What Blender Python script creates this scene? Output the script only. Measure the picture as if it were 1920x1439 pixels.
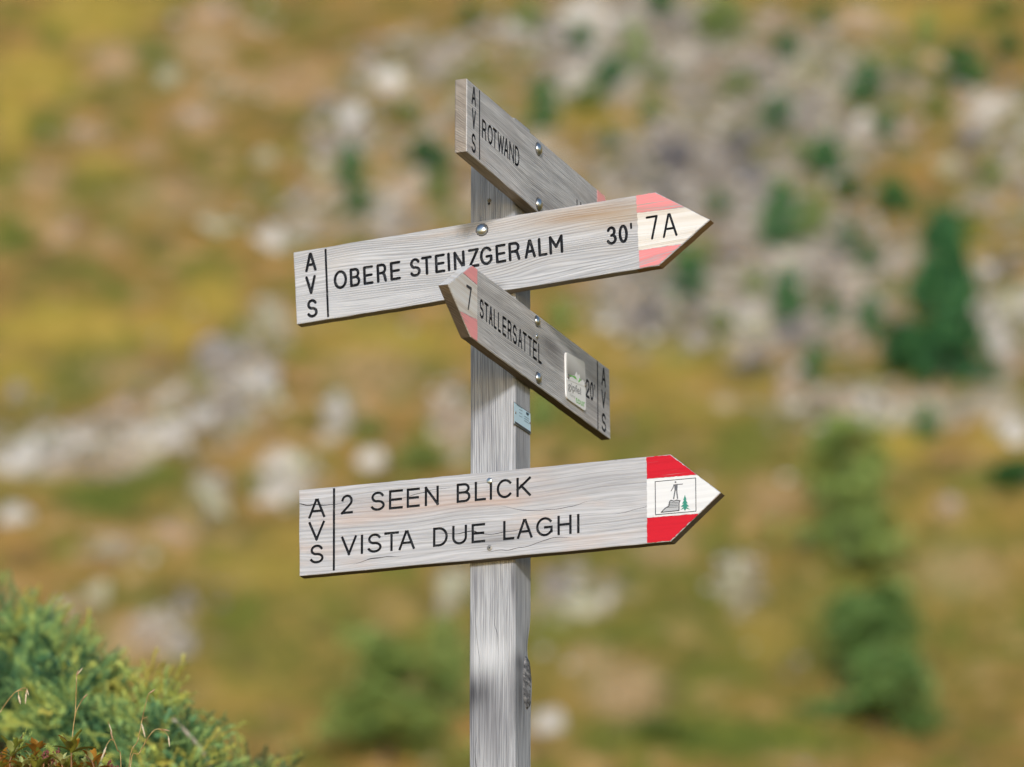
import bpy, bmesh, math, random
import numpy as np
from mathutils import Vector, Matrix

R = math.radians
scene = bpy.context.scene
for o in list(bpy.data.objects):
    bpy.data.objects.remove(o)

# ------------------------------------------------------------------ camera
PITCH = R(15.8)
CAM = Vector((0.0, 0.0, 1.6))
LENS = 200.0
W, H = 1920.0, 1438.5          # pixel frame of the photograph, used to turn pixels into directions
F = W * LENS / 36.0
D0 = 10.667                    # metres from the lens to the signpost (one pixel is about one millimetre there)
cd = bpy.data.cameras.new('camera')
cam = bpy.data.objects.new('camera', cd)
scene.collection.objects.link(cam)
cam.location = CAM
cam.rotation_euler = (math.pi / 2 + PITCH, 0, 0)
cd.lens = LENS
cd.sensor_width = 36.0
cd.sensor_fit = 'HORIZONTAL'
cd.clip_start = 0.1
cd.clip_end = 5000
cd.dof.use_dof = True
cd.dof.focus_distance = D0 - 0.03
cd.dof.aperture_fstop = 3.35
cd.dof.aperture_blades = 9
scene.camera = cam

# ------------------------------------------------------------------ light
SUN_EL, SUN_AZ = R(12.5), R(181.0)     # azimuth clockwise from +Y (the view direction): low, right behind the camera
wd = bpy.data.worlds.new('World')
scene.world = wd
wd.use_nodes = True
wnt = wd.node_tree
bgn = wnt.nodes['Background']
skyt = wnt.nodes.new('ShaderNodeTexSky')
skyt.sky_type = 'NISHITA'
skyt.sun_disc = False
skyt.sun_elevation = SUN_EL
skyt.sun_rotation = SUN_AZ
skyt.altitude = 2000
skyt.air_density = 1.0
skyt.dust_density = 1.0
wnt.links.new(skyt.outputs[0], bgn.inputs[0])
bgn.inputs[1].default_value = 0.15
sd = bpy.data.lights.new('sun', 'SUN')
sun = bpy.data.objects.new('sun', sd)
scene.collection.objects.link(sun)
sun.location = (4, -10, 20)
to_sun = Vector((math.sin(SUN_AZ) * math.cos(SUN_EL), math.cos(SUN_AZ) * math.cos(SUN_EL), math.sin(SUN_EL)))
sun.rotation_euler = to_sun.to_track_quat('Z', 'Y').to_euler()
sd.energy = 2.0
sd.angle = R(5.5)
sd.color = (1.0, 0.985, 0.975)

scene.view_settings.view_transform = 'Standard'
scene.view_settings.look = 'None'
scene.view_settings.exposure = 0.32
scene.view_settings.gamma = 1.0
scene.view_settings.use_curve_mapping = False
scene.render.engine = 'CYCLES'
scene.cycles.use_denoising = True
scene.cycles.use_adaptive_sampling = False
scene.cycles.max_bounces = 6

# ------------------------------------------------------------------ pixel <-> world
FWD = Vector((0, math.cos(PITCH), math.sin(PITCH)))
UP = Vector((0, -math.sin(PITCH), math.cos(PITCH)))
RIGHT = Vector((1, 0, 0))


def ray(u, v):
    return FWD + RIGHT * ((u - W / 2) / F) + UP * ((H / 2 - v) / F)


def at_depth(u, v, d):
    return CAM + ray(u, v) * d


def on_plane(u, v, p, n):
    d = ray(u, v)
    t = (p - CAM).dot(n) / d.dot(n)
    return CAM + d * t


# ------------------------------------------------------------------ numeric noise
def _h(ix, iy, s):
    n = (ix.astype(np.int64) * 374761393 + iy.astype(np.int64) * 668265263 + s * 1442695041) & 0xFFFFFFFF
    n = ((n ^ (n >> 13)) * 1274126177) & 0xFFFFFFFF
    n = n ^ (n >> 16)
    return (n & 0xFFFFFF) / float(0xFFFFFF)


def vnoise(x, y, s=0):
    x = np.asarray(x, float); y = np.asarray(y, float)
    ix = np.floor(x); iy = np.floor(y)
    fx = x - ix; fy = y - iy
    fx = fx * fx * (3 - 2 * fx); fy = fy * fy * (3 - 2 * fy)
    a = _h(ix, iy, s); b = _h(ix + 1, iy, s); c = _h(ix, iy + 1, s); d = _h(ix + 1, iy + 1, s)
    return (a * (1 - fx) + b * fx) * (1 - fy) + (c * (1 - fx) + d * fx) * fy


def fbm(x, y, s=0, o=4):
    r = 0; a = 0.5; k = 1.0
    for i in range(o):
        r = r + a * (vnoise(np.asarray(x) * k, np.asarray(y) * k, s + i * 17) - 0.5)
        a *= 0.5; k *= 2.03
    return r


def sstep(a, b, x):
    t = np.clip((np.asarray(x, float) - a) / (b - a), 0, 1)
    return t * t * (3 - 2 * t)


# ------------------------------------------------------------------ terrain
YS = 80.0


def height0(x, y):
    x = np.asarray(x, float); y = np.asarray(y, float)
    near = np.interp(y, [-3000, -60, 0, 5, 10.3, 13, 18, 40, 62, 80, 90, 330, 420, 700, 3000],
                     [-700, -14, 0, 1.25, 2.9, 2.95, 2.4, -2.0, -4.5, 3.6, 10.6, 226.6, 250, 190, -300])
    bank = sstep(0.12, -1.0, x) * (1 - 0.6 * sstep(-5, -12, x)) * np.interp(y, [7.8, 9.4, 10.4, 13.5, 16, 22], [0, .3, .72, 1.36, 1.3, 0])
    far = sstep(70, 95, y)
    rel = far * (2.2 * fbm(x / 9.0, y / 9.0, 3, 4) + 5.0 * fbm(x / 34.0 + 3, y / 34.0, 9, 3) * sstep(20, 60, np.abs(x)))
    nr = (1 - far) * 0.10 * fbm(x / 0.7, y / 0.7, 5, 3)
    return near + bank + rel + nr


def height(x, y):
    x = np.asarray(x, float); y = np.asarray(y, float)
    h = height0(x, y)
    m = sstep(88, 96, y)
    u, v = project(x, y, h)
    rk = rockmask(u, v) * m
    ridge = 1 - 2 * np.abs(vnoise(x / 1.5 + 0.35 * y, y / 2.4, 31) - 0.5)
    ridge2 = 1 - 2 * np.abs(vnoise(x / 0.6, y / 0.9 + 0.4 * x, 37) - 0.5)
    return h + rk * (0.75 * (ridge - 0.5) + 0.3 * (ridge2 - .5)) + m * 0.10 * fbm(x / 0.45, y / 0.45, 77, 2)


def project(x, y, z):
    dx = x - CAM.x; dy = y - CAM.y; dz = z - CAM.z
    zc = dy * FWD.y + dz * FWD.z
    yc = dy * UP.y + dz * UP.z
    zc = np.where(np.abs(zc) < 1e-3, 1e-3, zc)
    return W / 2 + F * dx / zc, H / 2 - F * yc / zc


# hillside zones: what grows or lies where (u, v, ru, rv, strength)
ROCKY = [(1180, 90, 260, 120, 1), (1500, 200, 260, 160, .95), (1330, 330, 240, 130, 1), (1500, 520, 240, 170, .9),
         (1240, 560, 150, 110, 1), (760, 130, 130, 80, .7), (640, 250, 80, 80, .8), (700, 400, 140, 70, .7),
         (560, 410, 110, 60, .7), (1880, 300, 90, 160, .7), (1880, 600, 90, 130, .8), (1650, 760, 280, 50, .8),
         (120, 840, 190, 55, .9), (400, 760, 130, 80, .8), (500, 640, 60, 90, .6), (540, 900, 70, 60, .8),
         (395, 930, 45, 60, .8), (640, 780, 50, 60, .6), (850, 790, 60, 90, .7), (1070, 1120, 100, 60, .8),
         (860, 1110, 50, 60, .6), (1380, 1090, 45, 70, .8), (1800, 200, 120, 120, .4), (300, 1180, 70, 60, .6),
         (160, 1140, 70, 30, .6), (220, 1030, 90, 30, .6), (1010, 1360, 50, 30, .5), (900, 300, 200, 160, .6)]
YELLOW = [(170, 30, 110, 45, 1), (63, 141, 90, 50, 1), (20, 215, 35, 90, 1), (122, 613, 140, 45, 1), (399, 560, 60, 40, 1),
          (316, 622, 60, 40, .9), (730, 640, 150, 35, .8), (30, 700, 60, 50, .7), (190, 310, 60, 30, .6), (250, 20, 60, 25, .8),
          (1308, 755, 190, 35, .35), (1230, 690, 120, 40, .45), (1180, 250, 60, 40, .5), (1720, 30, 160, 30, .7), (1437, 1198, 60, 40, .6),
          (525, 1067, 150, 40, .5), (1690, 830, 50, 40, .8), (1880, 820, 60, 30, .5), (1830, 440, 60, 40, .5), (1050, 215, 90, 30, .5),
          (620, 590, 60, 30, .5), (1090, 640, 60, 60, .4), (560, 1010, 60, 30, .5), (1800, 960, 140, 40, .35), (470, 1290, 100, 40, .3)]
GREEN = [(102, 60, 28, 45, 1), (287, 105, 42, 32, 1), (88, 235, 52, 32, 1), (170, 350, 70, 38, .9), (233, 190, 35, 30, .5),
         (29, 310, 35, 22, .8), (29, 447, 45, 32, 1), (102, 515, 55, 30, .6), (195, 545, 45, 30, .6), (160, 657, 70, 25, 1),
         (146, 700, 60, 35, 1), (192, 932, 90, 40, 1.2), (290, 897, 80, 25, 1), (793, 862, 60, 30, 1), (688, 816, 35, 25, .6),
         (122, 734, 60, 30, .8), (480, 20, 60, 20, .7), (560, 50, 40, 30, .6), (310, 15, 40, 20, .6), (520, 1080, 170, 40, .5),
         (450, 1030, 60, 30, .5), (340, 950, 40, 30, .4), (1360, 1383, 270, 35, 1.3), (1899, 895, 60, 30, 1.1), (1350, 860, 90, 30, .6),
         (1450, 790, 80, 40, .8), (1350, 44, 50, 45, .8), (1191, 97, 25, 55, .9), (1147, 151, 45, 35, .9), (1098, 195, 55, 25, .9),
         (870, 150, 60, 40, .7), (1390, 170, 50, 30, .6), (1290, 525, 55, 45, .7), (1526, 423, 45, 45, .8), (1480, 590, 35, 60, .6),
         (1050, 600, 30, 40, .7), (1750, 210, 40, 30, .5), (1000, 760, 40, 60, .6), (730, 1000, 120, 60, .5), (1020, 1250, 60, 40, .5),
         (740, 700, 120, 30, .5), (560, 1180, 280, 170, .6), (1300, 1180, 440, 200, .55), (1750, 1150, 200, 220, .5), (1350, 850, 320, 90, .5), (60, 800, 40, 30, .4), (1850, 740, 90, 30, .6), (1640, 1050, 60, 130, .7), (560, 1230, 90, 40, .6),
         (1700, 700, 90, 25, .8), (1760, 1300, 120, 60, .5), (980, 60, 40, 40, .5), (330, 1090, 60, 30, .3)]
PINK = [(404, 24, 55, 20, 1), (380, 85, 60, 40, .8), (214, 112, 42, 32, .9), (428, 160, 75, 25, .8), (365, 219, 50, 28, 1), (165, 253, 45, 20, .8),
        (277, 282, 35, 22, .6), (80, 340, 40, 40, .6), (560, 155, 70, 40, .7), (120, 430, 40, 30, .6), (200, 455, 40, 25, .5),
        (330, 370, 90, 40, .5), (327, 1002, 45, 25, .9), (262, 1200, 60, 40, .9), (1170, 1291, 70, 50, .8), (1113, 1239, 50, 30, .6),
        (1796, 1070, 80, 45, .5), (1609, 39, 70, 25, .8), (754, 340, 60, 60, .7), (1781, 952, 30, 28, .8), (1450, 930, 60, 40, .5),
        (240, 700, 80, 30, .4), (250, 770, 60, 25, .5), (700, 700, 90, 50, .5), (1240, 1010, 60, 50, .4), (1420, 480, 60, 50, .4), (160, 880, 60, 20, .5)]
DARK = [(1264, 321, 65, 70, 1), (1400, 290, 60, 75, .9), (1818, 268, 38, 35, 1.2), (1896, 496, 45, 28, 1), (1366, 477, 45, 28, .8),
        (1220, 598, 55, 40, .7), (1410, 690, 60, 35, .9), (1480, 620, 35, 60, .7), (245, 1160, 55, 28, .7), (1200, 1200, 45, 28, .6),
        (340, 760, 60, 22, .7), (480, 800, 60, 20, .5), (1060, 1090, 40, 30, .6), (870, 230, 60, 50, .4), (1560, 200, 60, 30, .4)]


PALE = [(40, 860, 90, 60, 1), (140, 840, 90, 45, 1), (280, 815, 90, 50, 1), (370, 790, 70, 50, 1), (450, 760, 60, 50, 1), (490, 715, 55, 60, 1), (410, 680, 70, 60, .9),
        (515, 600, 30, 70, .7), (396, 935, 45, 70, 1), (525, 920, 55, 55, 1), (565, 870, 45, 45, .9), (635, 770, 45, 60, .9), (694, 868, 30, 28, .8), (35, 740, 30, 45, .8), (25, 960, 45, 45, .9),
        (660, 235, 45, 60, .8), (720, 150, 50, 45, .7), (1100, 35, 90, 45, .9), (1070, 140, 40, 40, .7), (850, 790, 60, 90, .6), (1060, 1120, 90, 55, .7), (1380, 1105, 45, 75, .9), (1570, 750, 80, 50, .7),
        (1700, 780, 80, 40, .7), (1890, 815, 60, 60, 1), (1870, 205, 80, 40, .8), (1890, 570, 70, 50, .9), (1410, 620, 80, 60, .6), (190, 1135, 90, 40, .7), (345, 1170, 45, 70, .7), (850, 1105, 50, 70, .6)]


def zone(lst, u, v):
    r = np.zeros_like(u)
    for (a, b, ru, rv, s) in lst:
        q = ((u - a) / ru) ** 2 + ((v - b) / rv) ** 2
        np.maximum(r, s * np.exp(-0.8 * q * q), out=r)
    return r


def rockmask(u, v):
    u = np.atleast_1d(u); v = np.atleast_1d(v)
    return zone(ROCKY, u, v).reshape(np.shape(u))


def hit_far(u, v):
    d = ray(u, v)
    ts = np.arange(88.0, 240.0, 0.25)
    px = CAM.x + d.x * ts; py = CAM.y + d.y * ts; pz = CAM.z + d.z * ts
    hh = height(px, py)
    k = int(np.argmax(hh > pz))
    if k == 0:
        k = 100
    return Vector((float(px[k]), float(py[k]), float(hh[k]))), float(ts[k])


def ground(x, y):
    return float(height(np.array([x]), np.array([y]))[0])


def link(o):
    scene.collection.objects.link(o)
    return o


def mesh_np(name, V, Fc, mats=(), smooth=False):
    V = np.asarray(V, dtype=np.float32); Fc = np.asarray(Fc, dtype=np.int32)
    n = Fc.shape[1]
    me = bpy.data.meshes.new(name)
    me.vertices.add(len(V)); me.vertices.foreach_set('co', V.ravel())
    me.loops.add(Fc.size); me.loops.foreach_set('vertex_index', Fc.ravel())
    me.polygons.add(len(Fc))
    me.polygons.foreach_set('loop_start', np.arange(0, Fc.size, n, dtype=np.int32))
    me.update(calc_edges=True)
    if smooth:
        me.polygons.foreach_set('use_smooth', np.ones(len(Fc), bool))
    for m in mats:
        me.materials.append(m)
    return me


def obj(name, me, parent=None):
    o = bpy.data.objects.new(name, me)
    link(o)
    if parent is not None:
        o.parent = parent
    return o


def tag(o, label=None, cat=None, group=None, kind=None):
    if label: o['label'] = label
    if cat: o['category'] = cat
    if group: o['group'] = group
    if kind: o['kind'] = kind
    return o


def fattr(me, name, arr):
    a = me.attributes.new(name, 'FLOAT', 'POINT')
    a.data.foreach_set('value', np.asarray(arr, dtype=np.float32))


# ------------------------------------------------------------------ node helpers
class NT:
    def __init__(self, name):
        self.m = bpy.data.materials.new(name)
        self.m.use_nodes = True
        self.t = self.m.node_tree
        self.b = self.t.nodes['Principled BSDF']

    def n(self, typ, **kw):
        nd = self.t.nodes.new(typ)
        for k, v in kw.items():
            setattr(nd, k, v)
        return nd

    def put(self, sock, val):
        if isinstance(val, bpy.types.NodeSocket):
            self.t.links.new(val, sock)
        elif isinstance(val, (tuple, list)) and len(val) == 3 and sock.type == 'RGBA':
            sock.default_value = (*val, 1)
        else:
            sock.default_value = val

    def math(self, op, a, b=0.0, c=None, clamp=False):
        nd = self.n('ShaderNodeMath', operation=op, use_clamp=clamp)
        self.put(nd.inputs[0], a); self.put(nd.inputs[1], b)
        if c is not None: self.put(nd.inputs[2], c)
        return nd.outputs[0]

    def mix(self, fac, a, b, mode='MIX'):
        nd = self.n('ShaderNodeMix', data_type='RGBA', blend_type=mode)
        self.put(nd.inputs[0], fac); self.put(nd.inputs[6], a); self.put(nd.inputs[7], b)
        return nd.outputs[2]

    def noise(self, vec, scale=1.0, detail=2.0, rough=0.5, dist=0.0):
        nd = self.n('ShaderNodeTexNoise')
        if vec is not None: self.put(nd.inputs['Vector'], vec)
        nd.inputs['Scale'].default_value = scale; nd.inputs['Detail'].default_value = detail
        nd.inputs['Roughness'].default_value = rough; nd.inputs['Distortion'].default_value = dist
        return nd.outputs[0]

    def ramp(self, fac, stops):
        nd = self.n('ShaderNodeValToRGB')
        self.put(nd.inputs[0], fac)
        el = nd.color_ramp.elements
        while len(el) < len(stops): el.new(0.5)
        for e, (p, c) in zip(el, stops):
            e.position = p
            e.color = (*c, 1) if isinstance(c, (tuple, list)) else (c, c, c, 1)
        return nd.outputs[0]

    def xyz(self, x, y, z):
        nd = self.n('ShaderNodeCombineXYZ')
        self.put(nd.inputs[0], x); self.put(nd.inputs[1], y); self.put(nd.inputs[2], z)
        return nd.outputs[0]

    def objxyz(self):
        tc = self.n('ShaderNodeTexCoord')
        s = self.n('ShaderNodeSeparateXYZ')
        self.t.links.new(tc.outputs['Object'], s.inputs[0])
        return s.outputs[0], s.outputs[1], s.outputs[2], tc.outputs['Object']

    def geopos(self):
        return self.n('ShaderNodeNewGeometry').outputs['Position']

    def attr(self, name):
        return self.n('ShaderNodeAttribute', attribute_name=name).outputs['Fac']

    def bump(self, h, strength=0.5, dist=0.001):
        nd = self.n('ShaderNodeBump')
        nd.inputs['Strength'].default_value = strength; nd.inputs['Distance'].default_value = dist
        self.put(nd.inputs['Height'], h)
        self.t.links.new(nd.outputs[0], self.b.inputs['Normal'])

    def done(self, col=None, rough=0.8, metal=0.0, spec=None):
        if col is not None: self.put(self.b.inputs['Base Color'], col)
        self.put(self.b.inputs['Roughness'], rough)
        self.b.inputs['Metallic'].default_value = metal
        if spec is not None: self.b.inputs['Specular IOR Level'].default_value = spec
        return self.m


def simple(name, col, rough=0.7, metal=0.0, spec=None):
    return NT(name).done(col, rough, metal, spec)


# ------------------------------------------------------------------ terrain mesh
xs = np.concatenate([-np.geomspace(1500, 17, 26), np.arange(-16, -2, .28), np.arange(-2, 1.5, .12), np.arange(1.5, 16, .28), np.geomspace(17, 1500, 26)])
ys = np.concatenate([-np.geomspace(1500, 8, 20), np.arange(-7, 8, .6), np.arange(8, 17, .14), np.arange(17, 88, 1.5), np.arange(88, 146, .26), np.geomspace(147, 1800, 60)])
GX, GY = np.meshgrid(xs, ys)
fx, fy = GX.ravel(), GY.ravel()
fz = height(fx, fy)
nx, ny = len(xs), len(ys)
ii, jj = np.meshgrid(np.arange(nx - 1), np.arange(ny - 1))
k0 = (jj * nx + ii).ravel()
FC = np.stack([k0, k0 + 1, k0 + nx + 1, k0 + nx], 1)

t = NT('alpine_turf_and_scree')
P = t.geopos()
n1 = t.noise(P, 0.55, 4, 0.55)
n2 = t.noise(P, 2.2, 4, 0.6)
n3 = t.noise(P, 9.0, 3, 0.6)
grass = t.ramp(n1, [(0.30, (.15, .125, .026)), (0.42, (.215, .15, .036)), (0.55, (.27, .168, .045)), (0.68, (.315, .20, .056))])
grass = t.mix(t.math('MULTIPLY', t.ramp(n2, [(.42, 0), (.62, 1)]), .5), grass, (.34, .18, .07))


def offs(k):
    nd = t.n('ShaderNodeVectorMath', operation='ADD'); t.put(nd.inputs[0], P); nd.inputs[1].default_value = (k, k * 1.7, k * .6); return nd.outputs[0]


pA = t.noise(offs(31.0), .85, 3, .55); pB = t.noise(offs(57.0), 1.0, 3, .55); pC = t.noise(offs(83.0), 1.2, 3, .55)
grass = t.mix(t.ramp(pA, [(.46, 0), (.60, .85)]), grass, (.125, .138, .024))
grass = t.mix(t.ramp(pB, [(.54, 0), (.65, .8)]), grass, (.13, .085, .036))
grass = t.mix(t.ramp(pC, [(.55, 0), (.67, .7)]), grass, (.47, .29, .135))
grass = t.mix(t.math('MULTIPLY', t.attr('green'), .85), grass, t.ramp(n2, [(.3, (.055, .085, .016)), (.65, (.15, .165, .028))]))
grass = t.mix(t.math('MULTIPLY', t.attr('yellow'), .8), grass, t.ramp(n2, [(.3, (.275, .205, .034)), (.65, (.42, .31, .058))]))
grass = t.mix(t.math('MULTIPLY', t.attr('pink'), .75), grass, t.ramp(n2, [(.3, (.40, .235, .13)), (.65, (.56, .39, .25))]))
sp = t.n('ShaderNodeSeparateXYZ'); t.put(sp.inputs[0], P)
sA = t.math('ADD', t.math('MULTIPLY', sp.outputs[0], .60), t.math('MULTIPLY', sp.outputs[2], .80))
sB = t.math('SUBTRACT', t.math('MULTIPLY', sp.outputs[2], .60), t.math('MULTIPLY', sp.outputs[0], .80))
strk = t.noise(t.xyz(t.math('MULTIPLY', sA, .55), t.math('MULTIPLY', sB, 1.25), t.math('MULTIPLY', sp.outputs[1], .25)), 1.0, 4, .6)
rock = t.ramp(strk, [(.36, (.085, .078, .078)), (.45, (.23, .20, .17)), (.55, (.38, .33, .27)), (.64, (.58, .53, .46))])  # shade of crevices and brightness of rock faces put into the streak colours
rock = t.mix(t.ramp(n2, [(.40, .7), (.56, 0)]), rock, (.24, .215, .19))
rock = t.mix(t.math('MULTIPLY', t.attr('dark'), .8), rock, (.13, .12, .125))
rock = t.mix(t.math('MULTIPLY', t.attr('pale'), .8), rock, t.ramp(strk, [(.38, (.20, .165, .11)), (.47, (.42, .375, .31)), (.58, (.68, .64, .59))]))
rock = t.mix(t.ramp(pA, [(.50, 0), (.60, .8)]), rock, (.15, .145, .045))
rock = t.mix(t.ramp(pB, [(.53, 0), (.64, .7)]), rock, (.10, .09, .08))
rkf = t.math('ADD', t.math('MULTIPLY_ADD', t.math('SUBTRACT', strk, .5), 1.3, t.attr('rock')), t.math('MULTIPLY', t.math('SUBTRACT', n2, .5), .8))
rkf = t.math('MULTIPLY', t.math('SUBTRACT', rkf, .34), 1.9, clamp=True)
rkf = t.math('MULTIPLY', rkf, .92)
col = t.mix(rkf, grass, rock)
col = t.mix(.35, col, t.ramp(n3, [(.3, .35), (.7, .85)]), 'OVERLAY')
col = t.mix(1.0, col, (1.10, 1.08, 1.04), 'MULTIPLY')
t.bump(n3, .6, .05)
MAT_TURF = t.done(col, .95, spec=.1)

me = mesh_np('mountainside', np.stack([fx, fy, fz], 1), FC, [MAT_TURF], True)
pu, pv = project(fx, fy, fz)
farm = sstep(86, 94, fy)
for nm, lst in (('rock', ROCKY), ('yellow', YELLOW), ('green', GREEN), ('pink', PINK), ('dark', DARK), ('pale', PALE)):
    fattr(me, nm, zone(lst, pu, pv) * farm)
tag(obj('mountainside', me), kind='structure')

TH = R(21.0)
dirA = Vector((-math.cos(TH), math.sin(TH), 0)); nA = Vector((-math.sin(TH), -math.cos(TH), 0))
dirB = Vector((math.sin(TH), math.cos(TH), 0)); nB = Vector((math.cos(TH), -math.sin(TH), 0))
CORNER = at_depth(965, 900, D0)
gz = ground(CORNER.x, CORNER.y)


def post_spot(u, v, n):
    p = on_plane(u, v, CORNER, n) - Vector((CORNER.x, CORNER.y, gz))
    return p.z, p.x


# ------------------------------------------------------------------ weathered wood
def wood_nodes(t, axis='X', seed=0.0, base=(.50, .49, .49), dark=(.27, .265, .27), brown=(.40, .29, .20), brown_amt=.25,
               ring=230.0, swirl=4.0, line=.5, crack=0.0, fine=.4, stains=(), cfreq=24.0):
    x, y, z, _ = t.objxyz()
    g, a, b = (x, y, z) if axis == 'X' else (z, x, y)
    g = t.math('ADD', g, seed)
    w1 = t.noise(t.xyz(t.math('MULTIPLY', g, 2.6), t.math('MULTIPLY', a, 11.0), t.math('MULTIPLY', b, 11.0)), 1.0, 1.5, .45)
    ab = t.math('ADD', a, t.math('MULTIPLY', b, .6))
    ph = t.math('ADD', t.math('MULTIPLY', ab, ring), t.math('MULTIPLY', w1, swirl * 2.5))
    sn = t.math('SINE', t.math('MULTIPLY', ph, 6.2832))
    rg = t.math('POWER', t.math('MULTIPLY_ADD', sn, .5, .5), 2.2)
    amp = t.noise(t.xyz(t.math('MULTIPLY', g, 1.6), t.math('MULTIPLY', ph, .23), seed), 1.0, 2.0, .55)
    rg = t.math('MULTIPLY', rg, t.ramp(amp, [(.32, .12), (.62, 1)]))
    phf = t.math('MULTIPLY', ph, 1 / ring)
    fb = t.noise(t.xyz(t.math('MULTIPLY', g, 9.0), t.math('MULTIPLY', phf, 520.0), t.math('MULTIPLY', b, 70)), 1.0, 2.0, .65)
    bn = t.noise(t.xyz(t.math('MULTIPLY', g, 1.3), t.math('MULTIPLY', phf, 60.0), seed + 3), 1.0, 3.0, .6)
    cp = t.math('ADD', t.math('MULTIPLY', ab, cfreq), t.math('MULTIPLY', t.noise(t.xyz(t.math('MULTIPLY', g, 4.0), t.math('MULTIPLY', a, 9.0), seed + 1), 1.0, 3.0, .5), 2.4))
    cd_ = t.math('ABSOLUTE', t.math('SUBTRACT', t.math('FRACT', cp), .5))
    cw = t.noise(t.xyz(t.math('MULTIPLY', g, 4.2), t.math('MULTIPLY', t.math('FLOOR', cp), 7.7), seed), 1.0, 2.0, .5)
    cr = t.math('LESS_THAN', cd_, t.math('MULTIPLY', t.math('SUBTRACT', cw, .53), .16))
    cr = t.math('MULTIPLY', cr, crack)
    blot = t.noise(t.xyz(t.math('MULTIPLY', g, 4.0), t.math('MULTIPLY', phf, 17.0), b), 1.0, 3.0, .6)
    patch = t.noise(t.xyz(t.math('MULTIPLY', g, 6.0), t.math('MULTIPLY', a, 14.0), b), 1.0, 3.0, .6)
    c = t.mix(t.math('MULTIPLY', rg, line), base, dark)
    c = t.mix(t.math('MULTIPLY', t.ramp(fb, [(.36, 1), (.56, 0)]), fine), c, tuple(.62 * q for q in dark))
    c = t.mix(t.math('MULTIPLY', t.ramp(bn, [(.36, 1), (.54, 0)]), .35), c, dark)
    c = t.mix(t.math('MULTIPLY', t.ramp(blot, [(.52, 0), (.70, 1)]), brown_amt), c, brown)
    c = t.mix(t.math('MULTIPLY', t.ramp(patch, [(.30, 1), (.47, 0)]), .28), c, dark)
    g0 = t.math('SUBTRACT', g, seed)
    for (sg, sa, rg_, ra, colr, st) in stains:      # water marks, knots and tannin streaks of the timber itself
        d1 = t.math('POWER', t.math('DIVIDE', t.math('SUBTRACT', g0, sg), rg_), 2.0)
        d2 = t.math('POWER', t.math('DIVIDE', t.math('SUBTRACT', a, sa), ra), 2.0)
        e = t.math('POWER', 2.718, t.math('MULTIPLY', t.math('ADD', d1, d2), -1.0))
        e = t.math('MULTIPLY', e, t.ramp(t.math('ADD', t.math('MULTIPLY', bn, .6), t.math('MULTIPLY', fb, .4)), [(.38, 1), (.62, .55)]))
        c = t.mix(t.math('MULTIPLY', e, st), c, colr)
    c = t.mix(cr, c, (.035, .033, .033))
    h = t.math('SUBTRACT', t.math('MULTIPLY', fb, .6), t.math('MULTIPLY', rg, .5))
    h = t.math('SUBTRACT', h, t.math('MULTIPLY', cr, 1.5))
    return c, h, blot, bn, fb


def wood(name, bump=.8, rough=.85, **kw):
    t = NT(name)
    c, h, *_ = wood_nodes(t, **kw)
    t.bump(h, bump, .0016)
    return t.done(c, rough, spec=.25)


def paint(name, colour, wear=.3, **kw):
    t = NT(name)
    c, h, blot, bn, fb = wood_nodes(t, **kw)
    lo = .33 + wear * .3
    m = t.ramp(t.math('ADD', t.math('MULTIPLY', bn, .25), t.math('ADD', t.math('MULTIPLY', fb, .55), t.math('MULTIPLY', blot, .2))), [(max(0, lo - .02), 0), (lo + .06, 1)])
    pc = t.mix(t.math('MULTIPLY', t.ramp(bn, [(.3, 1), (.55, 0)]), .42), colour, tuple(.6 * q for q in colour))
    col = t.mix(m, c, pc)
    t.bump(h, .35, .001)
    return t.done(col, .68, spec=.15)


def worn(name, gain=1.0, **kw):
    """sheet of faded white paint with tan timber showing through"""
    t = NT(name)
    c, h, blot, bn, fb = wood_nodes(t, **kw)
    col = t.ramp(bn, [(.30, (.42, .30, .19)), (.42, (.62, .54, .45)), (.52, (.72, .69, .65)), (.65, (.75, .745, .735))])
    col = t.mix(t.math('MULTIPLY', t.ramp(fb, [(.35, 1), (.55, 0)]), .3), col, (.45, .35, .23))
    if gain != 1.0: col = t.mix(1.0, col, (gain * .82, gain * .82, gain * .82), 'MULTIPLY') if gain < 1 else t.mix(.45, col, (.80, .785, .765))
    t.bump(h, .6, .0012)
    return t.done(col, .7, spec=.25)


W_OBERE = dict(seed=1.7, swirl=5.5, ring=190, base=(.57, .575, .60), dark=(.31, .315, .335), brown=(.50, .43, .36), brown_amt=.22, line=.85, fine=.45,
               stains=[(.60, .128, .14, .018, (.34, .22, .12), .95), (.66, .105, .08, .02, (.42, .30, .18), .6), (.405, .012, .02, .007, (.13, .115, .105), .9), (.33, .132, .10, .006, (.40, .31, .24), .6), (.05, .01, .06, .02, (.62, .63, .65), .5)])
W_BLICK = dict(seed=5.1, swirl=1.9, ring=105, base=(.555, .555, .58), dark=(.31, .31, .33), brown=(.56, .40, .31), brown_amt=.45, crack=1.0, line=.55, fine=.40,
               stains=[(.22, .118, .12, .016, (.50, .33, .25), .7), (.40, .112, .10, .012, (.50, .33, .25), .6), (.12, .10, .09, .008, (.52, .36, .28), .5), (.40, .035, .07, .012, (.18, .175, .18), .8), (.60, .13, .12, .02, (.30, .30, .32), .6), (.1, .13, .12, .02, (.36, .36, .38), .5)])
W_STALL = dict(seed=9.4, swirl=2.5, ring=260, base=(.70, .68, .665), dark=(.26, .25, .248), brown=(.46, .38, .33), brown_amt=.3, line=.65, fine=.62,
               stains=[(.42, .10, .05, .03, (.16, .15, .15), .7), (.62, .03, .12, .02, (.25, .21, .19), .5)])
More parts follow.
